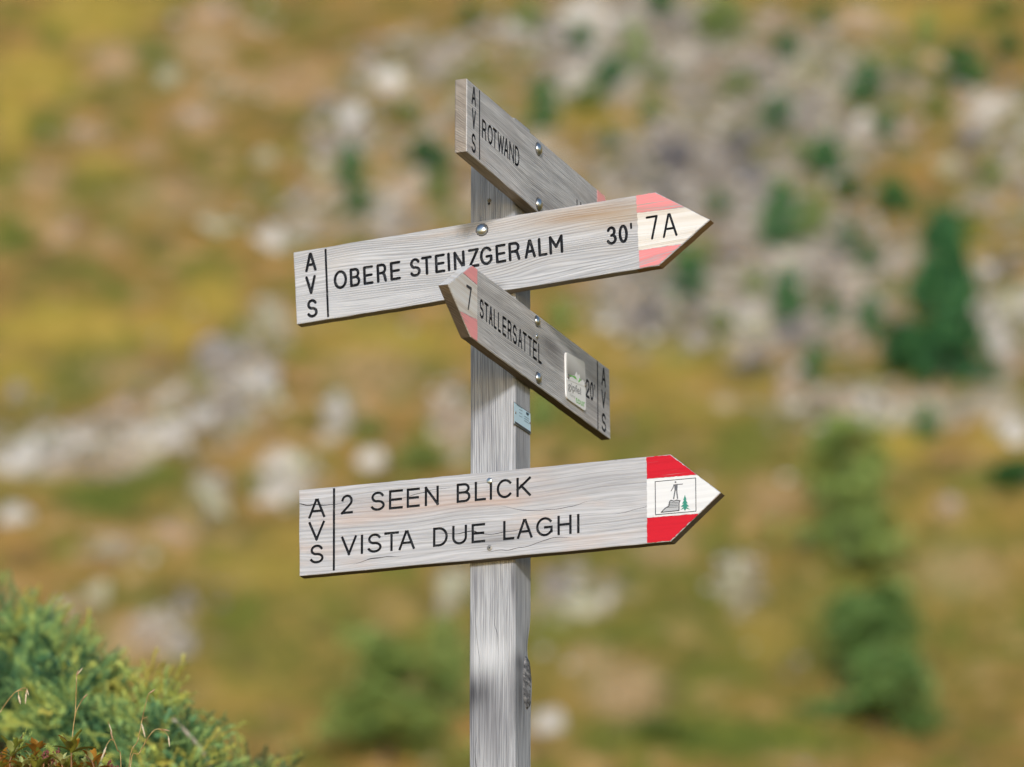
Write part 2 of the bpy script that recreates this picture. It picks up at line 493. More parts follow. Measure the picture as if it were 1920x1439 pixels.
W_ROT = dict(seed=13.9, swirl=3.0, ring=240, base=(.72, .70, .69), dark=(.28, .27, .27), brown=(.52, .43, .37), brown_amt=.3, line=.65, fine=.62,
             stains=[(.45, .03, .12, .03, (.22, .20, .19), .7)])
DK = (.085, .085, .095)
W_POST = dict(axis='Z', seed=21.3, swirl=1.0, ring=330, base=(.52, .528, .553), dark=(.22, .225, .245), brown=(.38, .36, .35), brown_amt=.12, line=.62, fine=.6, crack=.8, cfreq=34.0,
              stains=[(*post_spot(894, 1300, nA), .040, .034, (.02, .02, .025), 1.0), (*post_spot(925, 1355, nA), .08, .045, (.13, .13, .145), .85), (*post_spot(978, 1300, nB), .06, .012, (.06, .06, .065), .9), (*post_spot(925, 1225, nA), .035, .05, (.70, .71, .73), .6), (*post_spot(975, 1245, nB), .02, .01, DK, .9),
                      (*post_spot(962, 1290, nA), .06, .010, (.12, .12, .13), .7), (*post_spot(893, 1090, nA), .05, .010, (.14, .14, .16), .7), (*post_spot(963, 1090, nA), .05, .006, (.08, .08, .09), .9),
                      (*post_spot(905, 800, nA), .05, .02, (.22, .22, .25), .6), (*post_spot(980, 830, nB), .07, .01, (.20, .185, .18), .6)])
MAT_OBERE = wood('grey_wood_silver', **W_OBERE)
MAT_BLICK = wood('grey_wood_cracked', **W_BLICK)
MAT_STALL = wood('grey_wood_dark', **W_STALL)
MAT_ROT = wood('grey_wood_medium', **W_ROT)
MAT_POST = wood('post_wood', bump=1.0, **W_POST)
MAT_EDGE = wood('brown_edge_wood', seed=3.3, swirl=2.5, ring=220, base=(.17, .135, .10), dark=(.08, .06, .045), brown=(.24, .17, .10), brown_amt=.5)
MAT_EDGE_GREY = wood('grey_edge_wood', seed=4.3, swirl=2.5, ring=220, base=(.36, .32, .28), dark=(.17, .14, .12), brown=(.30, .22, .15), brown_amt=.4)
MAT_EDGE_TAN = wood('tan_edge_wood', seed=6.3, swirl=2.5, ring=220, base=(.33, .21, .11), dark=(.18, .11, .06), brown=(.36, .23, .11), brown_amt=.4)


def ink_mat():
    t = NT('black_groove_paint')
    _, _, _, P = t.objxyz()
    n = t.noise(P, 260, 3, .6)
    n = t.math('ADD', t.math('MULTIPLY', n, .6), t.math('MULTIPLY', t.noise(P, 60, 2, .5), .4))
    t.bump(n, .5, .001)
    return t.done(t.ramp(n, [(.42, (.005, .006, .009)), (.56, (.018, .021, .027)), (.66, (.10, .105, .11))]), .6, spec=.2)


MAT_INK = ink_mat()
MAT_STEEL = NT('zinc_bolt')
MAT_STEEL = MAT_STEEL.done((.62, .63, .62), .30, 1.0)
MAT_RIM = simple('dark_bolt_ring', (.05, .048, .047), .9)
MAT_SCREW = simple('dull_screw', (.30, .28, .25), .5, .8)

# ------------------------------------------------------------------ stroke letters
def arc(cx, cy, rx, ry, a0, a1, n=12):
    return [(cx + rx * math.cos(R(a0 + (a1 - a0) * i / n)), cy + ry * math.sin(R(a0 + (a1 - a0) * i / n))) for i in range(n + 1)]


GL = {
    'A': [[(0, 0), (.45, 1), (.55, 1), (1, 0)], [(.16, .34), (.84, .34)]],
    'B': [[(0, 0), (0, 1)], [(0, 1), (.55, 1)] + arc(.55, .76, .38, .24, 90, -90, 8) + [(0, .52)], [(0, .52), (.6, .52)] + arc(.6, .26, .40, .26, 90, -90, 8) + [(0, 0)]],
    'C': [arc(.52, .5, .52, .5, 42, 318, 18)],
    'D': [[(0, 0), (0, 1)], [(0, 1), (.4, 1)] + arc(.4, .5, .6, .5, 90, -90, 12) + [(0, 0)]],
    'E': [[(1, 1), (0, 1), (0, 0), (1, 0)], [(0, .5), (.92, .5)]],
    'G': [arc(.52, .5, .52, .5, 40, 325, 18) + [(.98, .2), (.98, .46), (.55, .46)]],
    'H': [[(0, 0), (0, 1)], [(1, 0), (1, 1)], [(0, .53), (1, .53)]],
    'I': [[(.5, 0), (.5, 1)]],
    'K': [[(0, 0), (0, 1)], [(1, 1), (0, .36)], [(.30, .58), (1, 0)]],
    'L': [[(0, 1), (0, 0), (1, 0)]],
    'M': [[(0, 0), (0, 1), (.5, .36), (1, 1), (1, 0)]],
    'N': [[(0, 0), (0, 1), (1, 0), (1, 1)]],
    'O': [arc(.5, .5, .5, .5, 80, 280, 16), arc(.5, .5, .5, .5, -100, 100, 16)],
    'R': [[(0, 0), (0, 1)], [(0, 1), (.55, 1)] + arc(.55, .75, .42, .25, 90, -90, 8) + [(0, .5)], [(.5, .5), (.8, .42), (1, .0)]],
    'S': [arc(.5, .745, .44, .255, 22, 250, 12) + arc(.5, .25, .5, .25, 78, -158, 14)],
    'T': [[(0, 1), (1, 1)], [(.5, 1), (.5, 0)]],
    'U': [[(0, 1), (0, .36)] + arc(.5, .36, .5, .36, 180, 360, 12) + [(1, 1)]],
    'V': [[(0, 1), (.5, 0), (1, 1)]],
    'W': [[(0, 1), (.25, 0), (.5, .9), (.75, 0), (1, 1)]],
    'Z': [[(0, 1), (1, 1), (0, 0), (1, 0)]],
    '0': [arc(.5, .5, .5, .5, 80, 280, 16), arc(.5, .5, .5, .5, -100, 100, 16)],
    '2': [arc(.5, .70, .48, .30, 168, -35, 12) + [(0, 0), (1, 0)]],
    '3': [arc(.45, .75, .45, .25, 158, -90, 10) + arc(.45, .26, .55, .26, 80, -160, 12)],
    '7': [[(0, 1), (1, 1), (.42, 0)]],
    "'": [[(.5, 0), (.5, 1)]],
    '|': [[(.5, 0), (.5, 1)]],
}


def split_sharp(st):
    """cut a stroke where it turns sharply, so that each leg keeps its full width"""
    out = []
    for s in st:
        P = [Vector(p) for p in s]
        cur = [P[0]]
        for i in range(1, len(P)):
            cur.append(P[i])
            if i < len(P) - 1:
                a = (P[i] - P[i - 1]); b = (P[i + 1] - P[i])
                if a.length > 1e-6 and b.length > 1e-6 and a.normalized().dot(b.normalized()) < .45:
                    out.append([tuple(p) for p in cur]); cur = [P[i]]
        out.append([tuple(p) for p in cur])
    return out


def ribbon(pts, w, sq=False):
    """outline of an open poly-line of width w with rounded (or square) ends"""
    P = [Vector(p) for p in pts]
    q = [P[0]]
    for p in P[1:]:
        if (p - q[-1]).length > 1e-5: q.append(p)
    P = q
    n = len(P)
    T = [(P[i + 1] - P[i]).normalized() for i in range(n - 1)]
    L, Rr = [], []
    for i in range(n):
        if i == 0: d = T[0]; k = 1
        elif i == n - 1: d = T[-1]; k = 1
        else:
            d = (T[i - 1] + T[i])
            if d.length < .05: d = T[i].copy()
            d.normalize()
            k = 1 / max(.42, d.dot(T[i]))
        nrm = Vector((-d.y, d.x))
        L.append(P[i] + nrm * w / 2 * k)
        Rr.append(P[i] - nrm * w / 2 * k)
    def cap(c, d):
        if sq:
            o_ = Vector((-d.y, d.x)) * w / 2; e_ = d * w / 2
            return [c + e_ - o_, c + e_ + o_]
        a = math.atan2(d.y, d.x)
        return [c + Vector((math.cos(a + s), math.sin(a + s))) * w / 2 for s in (R(-60), R(-30), 0, R(30), R(60))]
    return Rr + cap(P[-1], T[-1]) + L[::-1] + cap(P[0], -T[0])


def prism_into(bm, ring_lo, zlo, ring_hi, zhi):
    a = [bm.verts.new((p.x, p.y, zlo)) for p in ring_lo]
    b = [bm.verts.new((p.x, p.y, zhi)) for p in ring_hi]
    n = len(a)
    bm.faces.new(a[::-1]); bm.faces.new(b)
    for i in range(n):
        bm.faces.new((a[i], a[(i + 1) % n], b[(i + 1) % n], b[i]))


def bm_mesh(name, bm, mats=()):
    me = bpy.data.meshes.new(name)
    bm.normal_update()
    bm.to_mesh(me); bm.free()
    for m in mats: me.materials.append(m)
    return me


# ------------------------------------------------------------------ signpost
PA, PB = .0912, .086
root = bpy.data.objects.new('signpost', None); link(root)
root.location = (CORNER.x, CORNER.y, gz)
tag(root, 'weathered grey wooden trail signpost carrying four arrow boards', 'signpost')

ztop = on_plane(956, 213, CORNER, nB).z


def build_post():
    # cross-section in (a along dirA, b along dirB) measured from the front corner, counter-clockwise seen from above
    c1, c2, c3 = .004, .0055, .004
    sec = []
    for k in range(9): sec.append((c1 + (PA - c1 - c2) * k / 8, 0))
    sec += [(PA - c2 * .35, c2 * .3), (PA, c2)]
    for k in range(1, 4): sec.append((PA, c2 + (PB - c2 - c3) * k / 3))
    for k in range(1, 6): sec.append((PA - c3 - (PA - 2 * c3) * k / 5 + 0, PB))
    sec += [(0, PB - c3)]
    for k in range(1, 8): sec.append((0, PB - c3 - (PB - c3 - c1) * k / 7))
    zlo = -.35; zhi = ztop - gz
    nz = 260
    V = []; n = len(sec)
    for j in range(nz + 1):
        z = zlo + (zhi - zlo) * j / nz
        zw = z + gz
        for (a, b) in sec:
            da = db = 0
            # gentle waviness along the length
            wob = .0012 * (float(vnoise(z * 7, a * 10, 3)) - .5)
            da += wob; db += .0012 * (float(vnoise(z * 6, b * 10, 8)) - .5)
            # grain relief on the two faces in view
            if b == 0: db += .0007 * (float(vnoise(a * 420 + .8 * math.sin(z * 5), z * 3, 11)) - .5)
            if a == 0: da += .0007 * (float(vnoise(b * 420, z * 3, 12)) - .5)
            # knot on the right-hand face
            zk = KNOT_Z
            s = (zw - zk)
            fb = min(1, max(0, b / PB))
            if a < .02:
                da += -.0010 * math.exp(-(s / .05) ** 2) * math.sin(fb * 3.1)
            # right edge: hollow above the knot, bulge at it
            if b > PB * .6:
                da += .0075 * math.exp(-((s - .072) / .038) ** 2) * max(0, (b / PB - .55) / .45) * (a < .02)
                da -= .0022 * math.exp(-((s + .0) / .035) ** 2) * (a < .02)
            p = dirA * (a + da) + dirB * (b + db)
            V.append((p.x, p.y, z))
    Fq = []
    for j in range(nz):
        for i in range(n):
            k = j * n + i; k2 = j * n + (i + 1) % n
            Fq.append((k, k2, k2 + n, k + n))
    V.append(tuple(dirA * PA / 2 + dirB * PB / 2 + Vector((0, 0, zhi))))
    me = bpy.data.meshes.new('post')
    faces = [f[::-1] for f in Fq]
    top = len(V) - 1
    for i in range(n):
        faces.append((top, nz * n + (i + 1) % n, nz * n + i))
    me.from_pydata(V, [], faces)
    me.materials.append(MAT_POST)
    bm = bmesh.new(); bm.from_mesh(me); bmesh.ops.recalc_face_normals(bm, faces=bm.faces); bm.to_mesh(me); bm.free()
    me.shade_smooth(); me.set_sharp_from_angle(angle=R(28))
    return obj('post', me, root)


KNOT_Z = on_plane(985, 1282, CORNER, nB).z
build_post()


class Board:
    """a signboard fixed to one face of the post; pixels of its front face give its outline on that plane"""
    def __init__(self, face, thick, outline_px, grain_px, mats, label, seed, gap=.0015):
        n, x0 = (nA, -dirA) if face == 'A' else (nB, dirB)
        self.n = n; self.T = thick
        self.p = CORNER + n * (thick + gap)
        o = on_plane(*grain_px[0], self.p, n)
        X = (on_plane(*grain_px[1], self.p, n) - o).normalized()
        Z = n; Y = Z.cross(X).normalized()
        self.o, self.X, self.Y, self.Z = o, X, Y, Z
        self.M = Matrix(((X.x, Y.x, Z.x, o.x), (X.y, Y.y, Z.y, o.y), (X.z, Y.z, Z.z, o.z), (0, 0, 0, 1)))
        self.mats = mats; self.cuts = []; self.letters = []; self.kids = []
        self.poly = [self.loc(u, v) for u, v in outline_px]
        self.label = label; self.rng = random.Random(seed)

    def loc(self, u, v):
        d = on_plane(u, v, self.p, self.n) - self.o
        return Vector((d.dot(self.X), d.dot(self.Y)))

    def text(self, spec, base, h, w, sq=False, depth=.0045):
        """spec: (char, left px, right px); base: two pixels on the base line; h: cap height in px; w: groove width in m"""
        (u1, v1), (u2, v2) = base
        for ch, ul, ur in spec:
            um = (ul + ur) / 2
            vb = v1 + (v2 - v1) * (um - u1) / (u2 - u1) if u2 != u1 else v1
            pb = self.loc(um, vb); pt = self.loc(um, vb - h)
            pl = self.loc(ul, vb - h / 2 - (um - ul) * 0 + (v2 - v1) / ((u2 - u1) or 1) * (ul - um))
            pr = self.loc(ur, vb - h / 2 + (v2 - v1) / ((u2 - u1) or 1) * (ur - um))
            xl, xr, yb, yt = pl.x + w / 2, pr.x - w / 2, pb.y + w / 2, pt.y - w / 2
            if xr < xl: xl = xr = (pl.x + pr.x) / 2
            st = [[(xl + (xr - xl) * px, yb + (yt - yb) * py) for px, py in s] for s in GL[ch]]
            self.letters.append((split_sharp(st), w, sq, depth))

    def line(self, p0, p1, w, sq=True, depth=.0045):
        a, b = self.loc(*p0), self.loc(*p1)
        self.letters.append(([[tuple(a), tuple(b)]], w, sq, depth))

    def strokes(self, px_list, w, sq=False, depth=.0045):
        self.letters.append((split_sharp([[tuple(self.loc(*p)) for p in s] for s in px_list]), w, sq, depth))

    def finish(self):
        rng = self.rng
        pts = []
        n = len(self.poly)
        for i in range(n):
            a, b = self.poly[i], self.poly[(i + 1) % n]
            k = max(1, int((b - a).length / .022))
            nrm = Vector((-(b - a).y, (b - a).x)).normalized()
            for j in range(k):
                jit = 0 if j == 0 else rng.uniform(-.0005, .0004)
                pts.append(a + (b - a) * (j / k) + nrm * jit)
        bm = bmesh.new()
        area = sum(pts[i].x * pts[(i + 1) % len(pts)].y - pts[(i + 1) % len(pts)].x * pts[i].y for i in range(len(pts)))
        if area < 0: pts = pts[::-1]
        be = .0016
        def inset(d):
            out = []
            m = len(pts)
            for i in range(m):
                p, q, r = pts[i - 1], pts[i], pts[(i + 1) % m]
                e1 = (q - p).normalized(); e2 = (r - q).normalized()
                n1 = Vector((-e1.y, e1.x)); n2 = Vector((-e2.y, e2.x))
                bb = (n1 + n2); bb.normalize()
                out.append(q + bb * d / max(.4, bb.dot(n1)))
            return out
        rings = [(inset(be), 0), (inset(be * .3), -be * .35), (pts, -be), (pts, -self.T + be), (inset(be), -self.T)]
        vs = [[bm.verts.new((p.x, p.y, z)) for p in ring] for ring, z in rings]
        m = len(pts)
        f0 = bm.faces.new(vs[0]); f0.material_index = 0
        fb = bm.faces.new(vs[-1][::-1]); fb.material_index = 1
        for k in range(len(rings) - 1):
            for i in range(m):
                f = bm.faces.new((vs[k][(i + 1) % m], vs[k][i], vs[k + 1][i], vs[k + 1][(i + 1) % m]))
                f.material_index = 0 if k < 2 else 1
                if k == 2 and len(self.mats) > 2 and self.tanside(f): f.material_index = 2
        bmesh.ops.recalc_face_normals(bm, faces=bm.faces)
        me = bm_mesh('direction_board', bm, self.mats)
        tmp = bpy.data.objects.new('tmp', me); link(tmp)
        if self.letters:
            cb = bmesh.new()
            for st, w, sq, dep in self.letters:
                for s in st:
                    prism_into(cb, ribbon(s, w * .72, sq), -dep, ribbon(s, w * 1.12, sq), dep * .45)
            bmesh.ops.recalc_face_normals(cb, faces=cb.faces)
            cme = bm_mesh('cut', cb, [MAT_INK])
            co = bpy.data.objects.new('cut', cme); link(co)
            md = tmp.modifiers.new('b', 'BOOLEAN')
            md.object = co; md.operation = 'DIFFERENCE'; md.solver = 'EXACT'; md.use_self = True
            md.material_mode = 'TRANSFER'
            dg = bpy.context.evaluated_depsgraph_get(); dg.update()
            new = bpy.data.meshes.new_from_object(tmp.evaluated_get(dg))
            bpy.data.objects.remove(co)
            me = new
        me.name = 'direction_board'
        bpy.data.objects.remove(tmp)
        o = obj('direction_board', me, root)
        o.matrix_basis = Matrix.Translation(-Vector(root.location)) @ self.M
        o['label'] = self.label
        self.o3 = o
        for st, w, sq, dep in self.letters:
            lb = bmesh.new()
            for k, s in enumerate(st):
                r = ribbon(s, w * .66, sq)
                prism_into(lb, r, -dep - .0004, r, -dep + .0003 + .00006 * k)
            bmesh.ops.recalc_face_normals(lb, faces=lb.faces)
            obj('letter', bm_mesh('letter', lb, [MAT_INK]), o)
        return o

    def tanside(self, f):
        return False

    def sheet(self, name, px, mat, z=.0006, thick=.0006):
        bm = bmesh.new()
        q = [self.loc(*p) for p in px]
        ring = []
        for i in range(len(q)):
            a, b = q[i], q[(i + 1) % len(q)]
            k = max(1, int((b - a).length / .004)) if thick > .0004 else 1
            for m in range(k):
                ring.append(a + (b - a) * (m / k) + (Vector((self.rng.gauss(0, .00035), self.rng.gauss(0, .00035))) if m else Vector((0, 0))))
        prism_into(bm, ring, z - thick, ring, z)
        bmesh.ops.recalc_face_normals(bm, faces=bm.faces)
        return obj(name, bm_mesh(name, bm, [mat]), self.o3)

    def flat(self, name, px, mat, z, thick=.0003):
        return self.sheet(name, px, mat, z, thick)

    def bolt(self, u, v, r, name='bolt', dome=.55, mat=None, rim=True, z0=0.0):
        c = self.loc(u, v)
        bm = bmesh.new()
        prof = []
        for k in range(7):
            a = R(90) * k / 6
            prof.append((r * math.cos(a), r * dome * math.sin(a) + .0012))
        prof = [(r * 1.0, -.0005)] + prof
        rings = []
        for (rr, z) in prof[:-1]:
            rings.append([bm.verts.new((c.x + rr * math.cos(2 * math.pi * i / 24), c.y + rr * math.sin(2 * math.pi * i / 24), z + z0)) for i in range(24)])
        top = bm.verts.new((c.x, c.y, prof[-1][1] + z0))
        for a, b in zip(rings, rings[1:]):
            for i in range(24): bm.faces.new((a[i], a[(i + 1) % 24], b[(i + 1) % 24], b[i]))
        for i in range(24): bm.faces.new((rings[-1][i], rings[-1][(i + 1) % 24], top))
        bm.faces.new(rings[0][::-1])
        for f in bm.faces: f.smooth = True
        me = bm_mesh(name, bm, [mat or MAT_STEEL])
        if r > .009:
            ring = [c + Vector((math.cos(i * math.pi / 14), math.sin(i * math.pi / 14))) * r * (1.13 + .05 * math.sin(i * 2.7)) for i in range(28)]
            rb_ = bmesh.new(); prism_into(rb_, ring, -.0006, ring, .0006)
            bmesh.ops.recalc_face_normals(rb_, faces=rb_.faces)
            obj('bolt_ring', bm_mesh('bolt_ring', rb_, [MAT_RIM]), self.o3)  # flat dark disc, slightly proud of the board and wider than the bolt head
        me.set_sharp_from_angle(angle=R(40))
        return obj(name, me, self.o3)


def textpx(B, s, pl, pr, h, mat, z, thick=.0002, name='printed_word'):
    """a printed word in the built-in sans face, fitted between two base-line pixels"""
    cu = bpy.data.curves.new('t', 'FONT'); cu.body = s; cu.resolution_u = 3
    to = bpy.data.objects.new('t', cu); link(to)
    dg = bpy.context.evaluated_depsgraph_get(); dg.update()
    me = bpy.data.meshes.new_from_object(to.evaluated_get(dg))
    bpy.data.objects.remove(to)
    co = np.array([v.co[:] for v in me.vertices])
    mn, mx = co.min(0), co.max(0)
    a, b = B.loc(*pl), B.loc(*pr)
    hh = B.loc(pl[0], pl[1] - h).y - a.y
    sx = (b - a).length / (mx[0] - mn[0]); sy = hh / 0.72
    ang = (b - a).normalized()
    for v in me.vertices:
        x = (v.co.x - mn[0]) * sx; y = v.co.y * sy
        v.co = Vector((a.x + ang.x * x - ang.y * y, a.y + ang.y * x + ang.x * y, z))
    me.materials.clear(); me.materials.append(mat)
    return obj(name, me, B.o3)


# --- board on the left face: OBERE STEINZGERALM
ob = Board('A', .0245, [(550, 473.5), (556.3, 608), (1235, 498), (1331.4, 412.2), (1228.6, 360.3)], ((556.3, 608), (1235, 498)),
           [MAT_OBERE, MAT_EDGE_GREY, MAT_EDGE_TAN], 'silver grey arrow board lettered OBERE STEINZGERALM with faded pink stripes', 1)
ob.tanside = lambda f: f.calc_center_median().x > .69 and f.calc_center_median().y < .075
SW = .0057
s2 = lambda a: 530 + a * .21875
s3 = lambda a: 930 + a * .21875
ob.text([(c, s2(a), s2(b)) for c, a, b in (('O', 437, 553), ('B', 575, 665), ('E', 690, 778), ('R', 805, 893), ('E', 920, 1012), ('S', 1088, 1183),
        ('T', 1188, 1282), ('E', 1305, 1393), ('I', 1415, 1433), ('N', 1465, 1562), ('Z', 1590, 1685), ('G', 1690, 1800), ('E', 1825, 1915))]
        + [(c, s3(a), s3(b)) for c, a, b in (('R', 107, 207), ('A', 242, 340), ('L', 360, 440), ('M', 455, 575))], ((637, 542.6), (1054.7, 474.5)), 35.5, SW)
ob.text([('A', 571.6, 593.4)], ((582.5, 509.5), (592.5, 507.9)), 35.6, SW)
ob.text([('V', 572.7, 593)], ((582.8, 552), (592.8, 550.4)), 35.2, SW)
ob.text([('S', 575.2, 595.6)], ((585, 596), (595, 594.4)), 35.2, SW)
ob.line((610.4, 469), (615.2, 592.8), .0044)
ob.text([('3', 1137.8, 1156.4), ('0', 1159.7, 1177.4)], ((1147, 459.3), (1168.5, 456.2)), 35, SW)
ob.text([("'", 1181, 1185.5)], ((1183, 429.7), (1193, 428)), 12, .0042)
ob.text([('7', 1211.8, 1234.5), ('A', 1241.7, 1269.5)], ((1223, 449.6), (1255.6, 445)), 45, .0046)
ob.finish()
PK = paint('faded_pink_paint', (.78, .27, .28), wear=.24, **W_OBERE)
PW = worn('faded_white_paint', gain=1.1, **W_OBERE)
ob.sheet('paint_stripe', [(1192.8, 367.2), (1194.6, 399), (1283, 388.6), (1228.2, 361.6)], PK)
ob.sheet('paint_stripe', [(1197.6, 470.3), (1199.4, 502.6), (1234.2, 496.8), (1277.5, 458.2)], PK)
# white field around the 7A, left open where the figures are cut
MAT_FADED = PW
wf = ob.sheet('paint_stripe', [(1194.8, 399.8), (1197.6, 469.5), (1278.3, 457.4), (1329.5, 412.3), (1284.4, 389.2)], PW)
wf['label'] = 'worn white paint field with tan timber showing through'
cutb = bmesh.new()
for st, w, sq, dep in ob.letters[-2:]:
    for s in st:
        r = ribbon(s, w * 1.02, sq); prism_into(cutb, r, -.002, r, .002)
bmesh.ops.recalc_face_normals(cutb, faces=cutb.faces)
cobj = bpy.data.objects.new('c', bm_mesh('c', cutb, [MAT_INK])); link(cobj)
tob = bpy.data.objects.new('t', wf.data); link(tob)
md = tob.modifiers.new('b', 'BOOLEAN'); md.object = cobj; md.operation = 'DIFFERENCE'; md.solver = 'EXACT'; md.use_self = True
dg = bpy.context.evaluated_depsgraph_get(); dg.update()
wf.data = bpy.data.meshes.new_from_object(tob.evaluated_get(dg))
bpy.data.objects.remove(tob); bpy.data.objects.remove(cobj)
ob.bolt(904, 431.2, .0112)

# --- board on the left face: 2 SEEN BLICK / VISTA DUE LAGHI
bl = Board('A', .0245, [(560.3, 919.3), (561.3, 1080.3), (1257.5, 1015.3), (1351.5, 924), (1256.8, 852)], ((561.3, 1080.3), (1257.5, 1015.3)),
           [MAT_BLICK, MAT_EDGE], 'cracked pale grey arrow board lettered 2 SEEN BLICK VISTA DUE LAGHI with red and white tip', 2)
s5 = lambda a: 540 + a * .21875
s9 = lambda a: 880 + a * .132
s6 = lambda a: 950 + a * .21875
LW = .0049
bl.text([(c, s5(a), s5(b)) for c, a, b in (('2', 455, 557), ('S', 708, 830), ('E', 865, 985), ('E', 1017, 1130), ('N', 1172, 1293), ('B', 1445, 1565), ('L', 1600, 1697))]
        + [('I', 918, 923), ('C', 931.2, 961.2), ('K', 968.2, 995.5)], ((650, 963.8), (980, 931.3)), 36.2, LW, True)
bl.text([(c, s5(a), s5(b)) for c, a, b in (('V', 455, 590), ('I', 623, 645), ('S', 680, 803), ('T', 825, 950), ('A', 948, 1088), ('D', 1243, 1370), ('U', 1407, 1535), ('E', 1573, 1690))]
        + [('L', 943.4, 964.4)] + [(c, s6(a), s6(b)) for c, a, b in (('A', 88, 222), ('G', 252, 397), ('H', 435, 557), ('I', 603, 625))],
        ((653, 1041.3), (1084, 1000)), 36.2, LW, True)
bl.text([('A', 578.3, 610)], ((594, 971.3), (604, 970.4)), 36, LW, True)
bl.text([('V', 578.3, 609)], ((594, 1013.7), (604, 1012.8)), 36, LW, True)
bl.text([('S', 580.9, 606.9)], ((594, 1056.8), (604, 1055.9)), 35.5, LW, True)
bl.line((626.4, 917.7), (626, 1068), .0046)
bl.finish()
RED = paint('red_paint', (.58, .013, .028), wear=-.02, **W_BLICK)
WHITE = paint('white_paint', (.74, .745, .76), wear=-.6, **{**W_BLICK, 'dark': (.70, .70, .71), 'crack': 0.0})
bl.sheet('paint_stripe', [(1212.4, 857.5), (1213.0, 898.3), (1305.8, 890.0), (1256.6, 853.5)], RED)
bl.sheet('paint_stripe', [(1213.0, 899.0), (1213.2, 970.8), (1310.5, 962.8), (1350.2, 924.2), (1306.6, 890.8)], WHITE)
bl.sheet('paint_stripe', [(1213.2, 971.4), (1213.6, 1018.0), (1256.8, 1014.2), (1309.8, 963.5)], RED)
BLK = simple('black_print', (.02, .022, .028), .6)
GREY = simple('grey_print', (.11, .115, .13), .6)
GRN = simple('green_print', (.02, .24, .17), .6)
z7 = lambda x, y: (1190 + x * .13206, 840 + y * .13206)


def px_ribbon(B, name, pts, wpx, mat, z):
    ring = ribbon([tuple(B.loc(*p)) for p in pts], wpx * .001)
    bm = bmesh.new(); prism_into(bm, ring, z - .0003, ring, z)
    bmesh.ops.recalc_face_normals(bm, faces=bm.faces)
    return obj(name, bm_mesh(name, bm, [mat]), B.o3)


def merged_marks(B, name, polys, strokes, mat, z, discs=()):
    bm = bmesh.new()
    k = 0
    for p in polys:
        ring = [B.loc(*q) for q in p]
        prism_into(bm, ring, z - .0004, ring, z + k * .00003); k += 1
    for pts, wpx in strokes:
        ring = ribbon([tuple(B.loc(*q)) for q in pts], wpx * .001)
        prism_into(bm, ring, z - .0004, ring, z + k * .00003); k += 1
    for c, r in discs:
        cc = B.loc(*c)
        ring = [cc + Vector((math.cos(i * math.pi / 6), math.sin(i * math.pi / 6))) * r * .001 for i in range(12)]
        prism_into(bm, ring, z - .0004, ring, z + k * .00003); k += 1
    bmesh.ops.recalc_face_normals(bm, faces=bm.faces)
    return obj(name, bm_mesh(name, bm, [mat]), B.o3)


fr = [z7(293, 481), z7(868, 428), z7(873, 900), z7(298, 950)]
merged_marks(bl, 'pictogram_frame', [], [([fr[i], fr[(i + 1) % 4]], 1.3) for i in range(4)], BLK, .001)
merged_marks(bl, 'pictogram_figure', [[z7(563, 530), z7(612, 520), z7(608, 600), z7(570, 608)]],
             [([z7(558, 528), z7(612, 520)], 2.0), ([z7(608, 522), z7(682, 514)], 1.5), ([z7(560, 530), z7(545, 570), z7(520, 612)], 1.5),
              ([z7(577, 602), z7(566, 660), z7(556, 722)], 2.2), ([z7(598, 600), z7(604, 660), z7(611, 718)], 2.2)], GREY, .001, [(z7(582, 488), 1.7)])
rk = [z7(*p) for p in ((378, 916), (440, 855), (488, 830), (500, 762), (516, 745), (560, 757), (600, 742), (646, 752), (633, 780), (632, 890), (500, 905))]
GREYL = simple('light_grey_print', (.42, .43, .45), .6)
merged_marks(bl, 'pictogram_rock', [rk], [], GREYL, .0009)
merged_marks(bl, 'pictogram_rock_outline', [], [(rk + [rk[0]], 1.6)] + [([z7(460 + 6 * k, 870 - 22 * k), z7(615, 862 - 22 * k)], .7) for k in range(1, 5)], BLK, .00115)
tr = [(715, 668), (738, 735), (728, 738), (755, 790), (735, 790), (775, 832), (738, 838), (790, 880), (735, 862), (722, 890), (708, 890), (700, 862), (650, 884), (700, 838),
      (658, 838), (700, 793), (676, 795), (704, 740), (692, 742)]
merged_marks(bl, 'pictogram_tree', [[z7(*p) for p in tr]], [], GRN, .001)
bl.bolt(918.3, 901.7, .0058, dome=.35)
bl.bolt(918.3, 1027.7, .0052, name='screw', dome=.12, mat=MAT_SCREW)
bl.bolt(918.3, 1027.7, .0017, name='screw_recess', dome=.05, mat=BLK, z0=.0007)

# --- board on the right face: STALLERSATTEL
CR = worn('cream_paint', gain=1.2, **W_STALL)
sl = Board('B', .0205, [(885, 497.5), (840.5, 533), (883, 632), (1144.7, 824), (1142.7, 692.8)], ((883, 632), (1144.7, 824)),
           [MAT_STALL, MAT_EDGE, CR], 'dark grey arrow board lettered STALLERSATTEL with a white metal plate', 3)
sl.tanside = lambda f: f.calc_center_median().x < sl.poly[0].x - .002 and f.calc_center_median().y > sl.poly[1].y
s4 = lambda a: 800 + a * .25017
sl.text([(c, s4(a), s4(b)) for c, a, b in (('S', 397, 428), ('T', 433, 464), ('A', 467, 495), ('L', 502, 525), ('L', 534, 557), ('E', 568, 598), ('R', 607, 637), ('S', 645, 677),
        ('A', 686, 717), ('T', 720, 751), ('T', 759, 791), ('E', 796, 828), ('L', 836, 863))], ((903, 597.5), (1012, 681.5)), 36.5, .0056)
sl.text([('2', 1098.0, 1105.4), ('0', 1106.4, 1113)], ((1101.7, 746.2), (1109.7, 751.4)), 35, .0056)
sl.text([("'", 1113.9, 1116.1)], ((1115, 731.5), (1116, 732.2)), 11, .0046)
sl.line((1120.2, 680), (1121.2, 802.7), .0056)
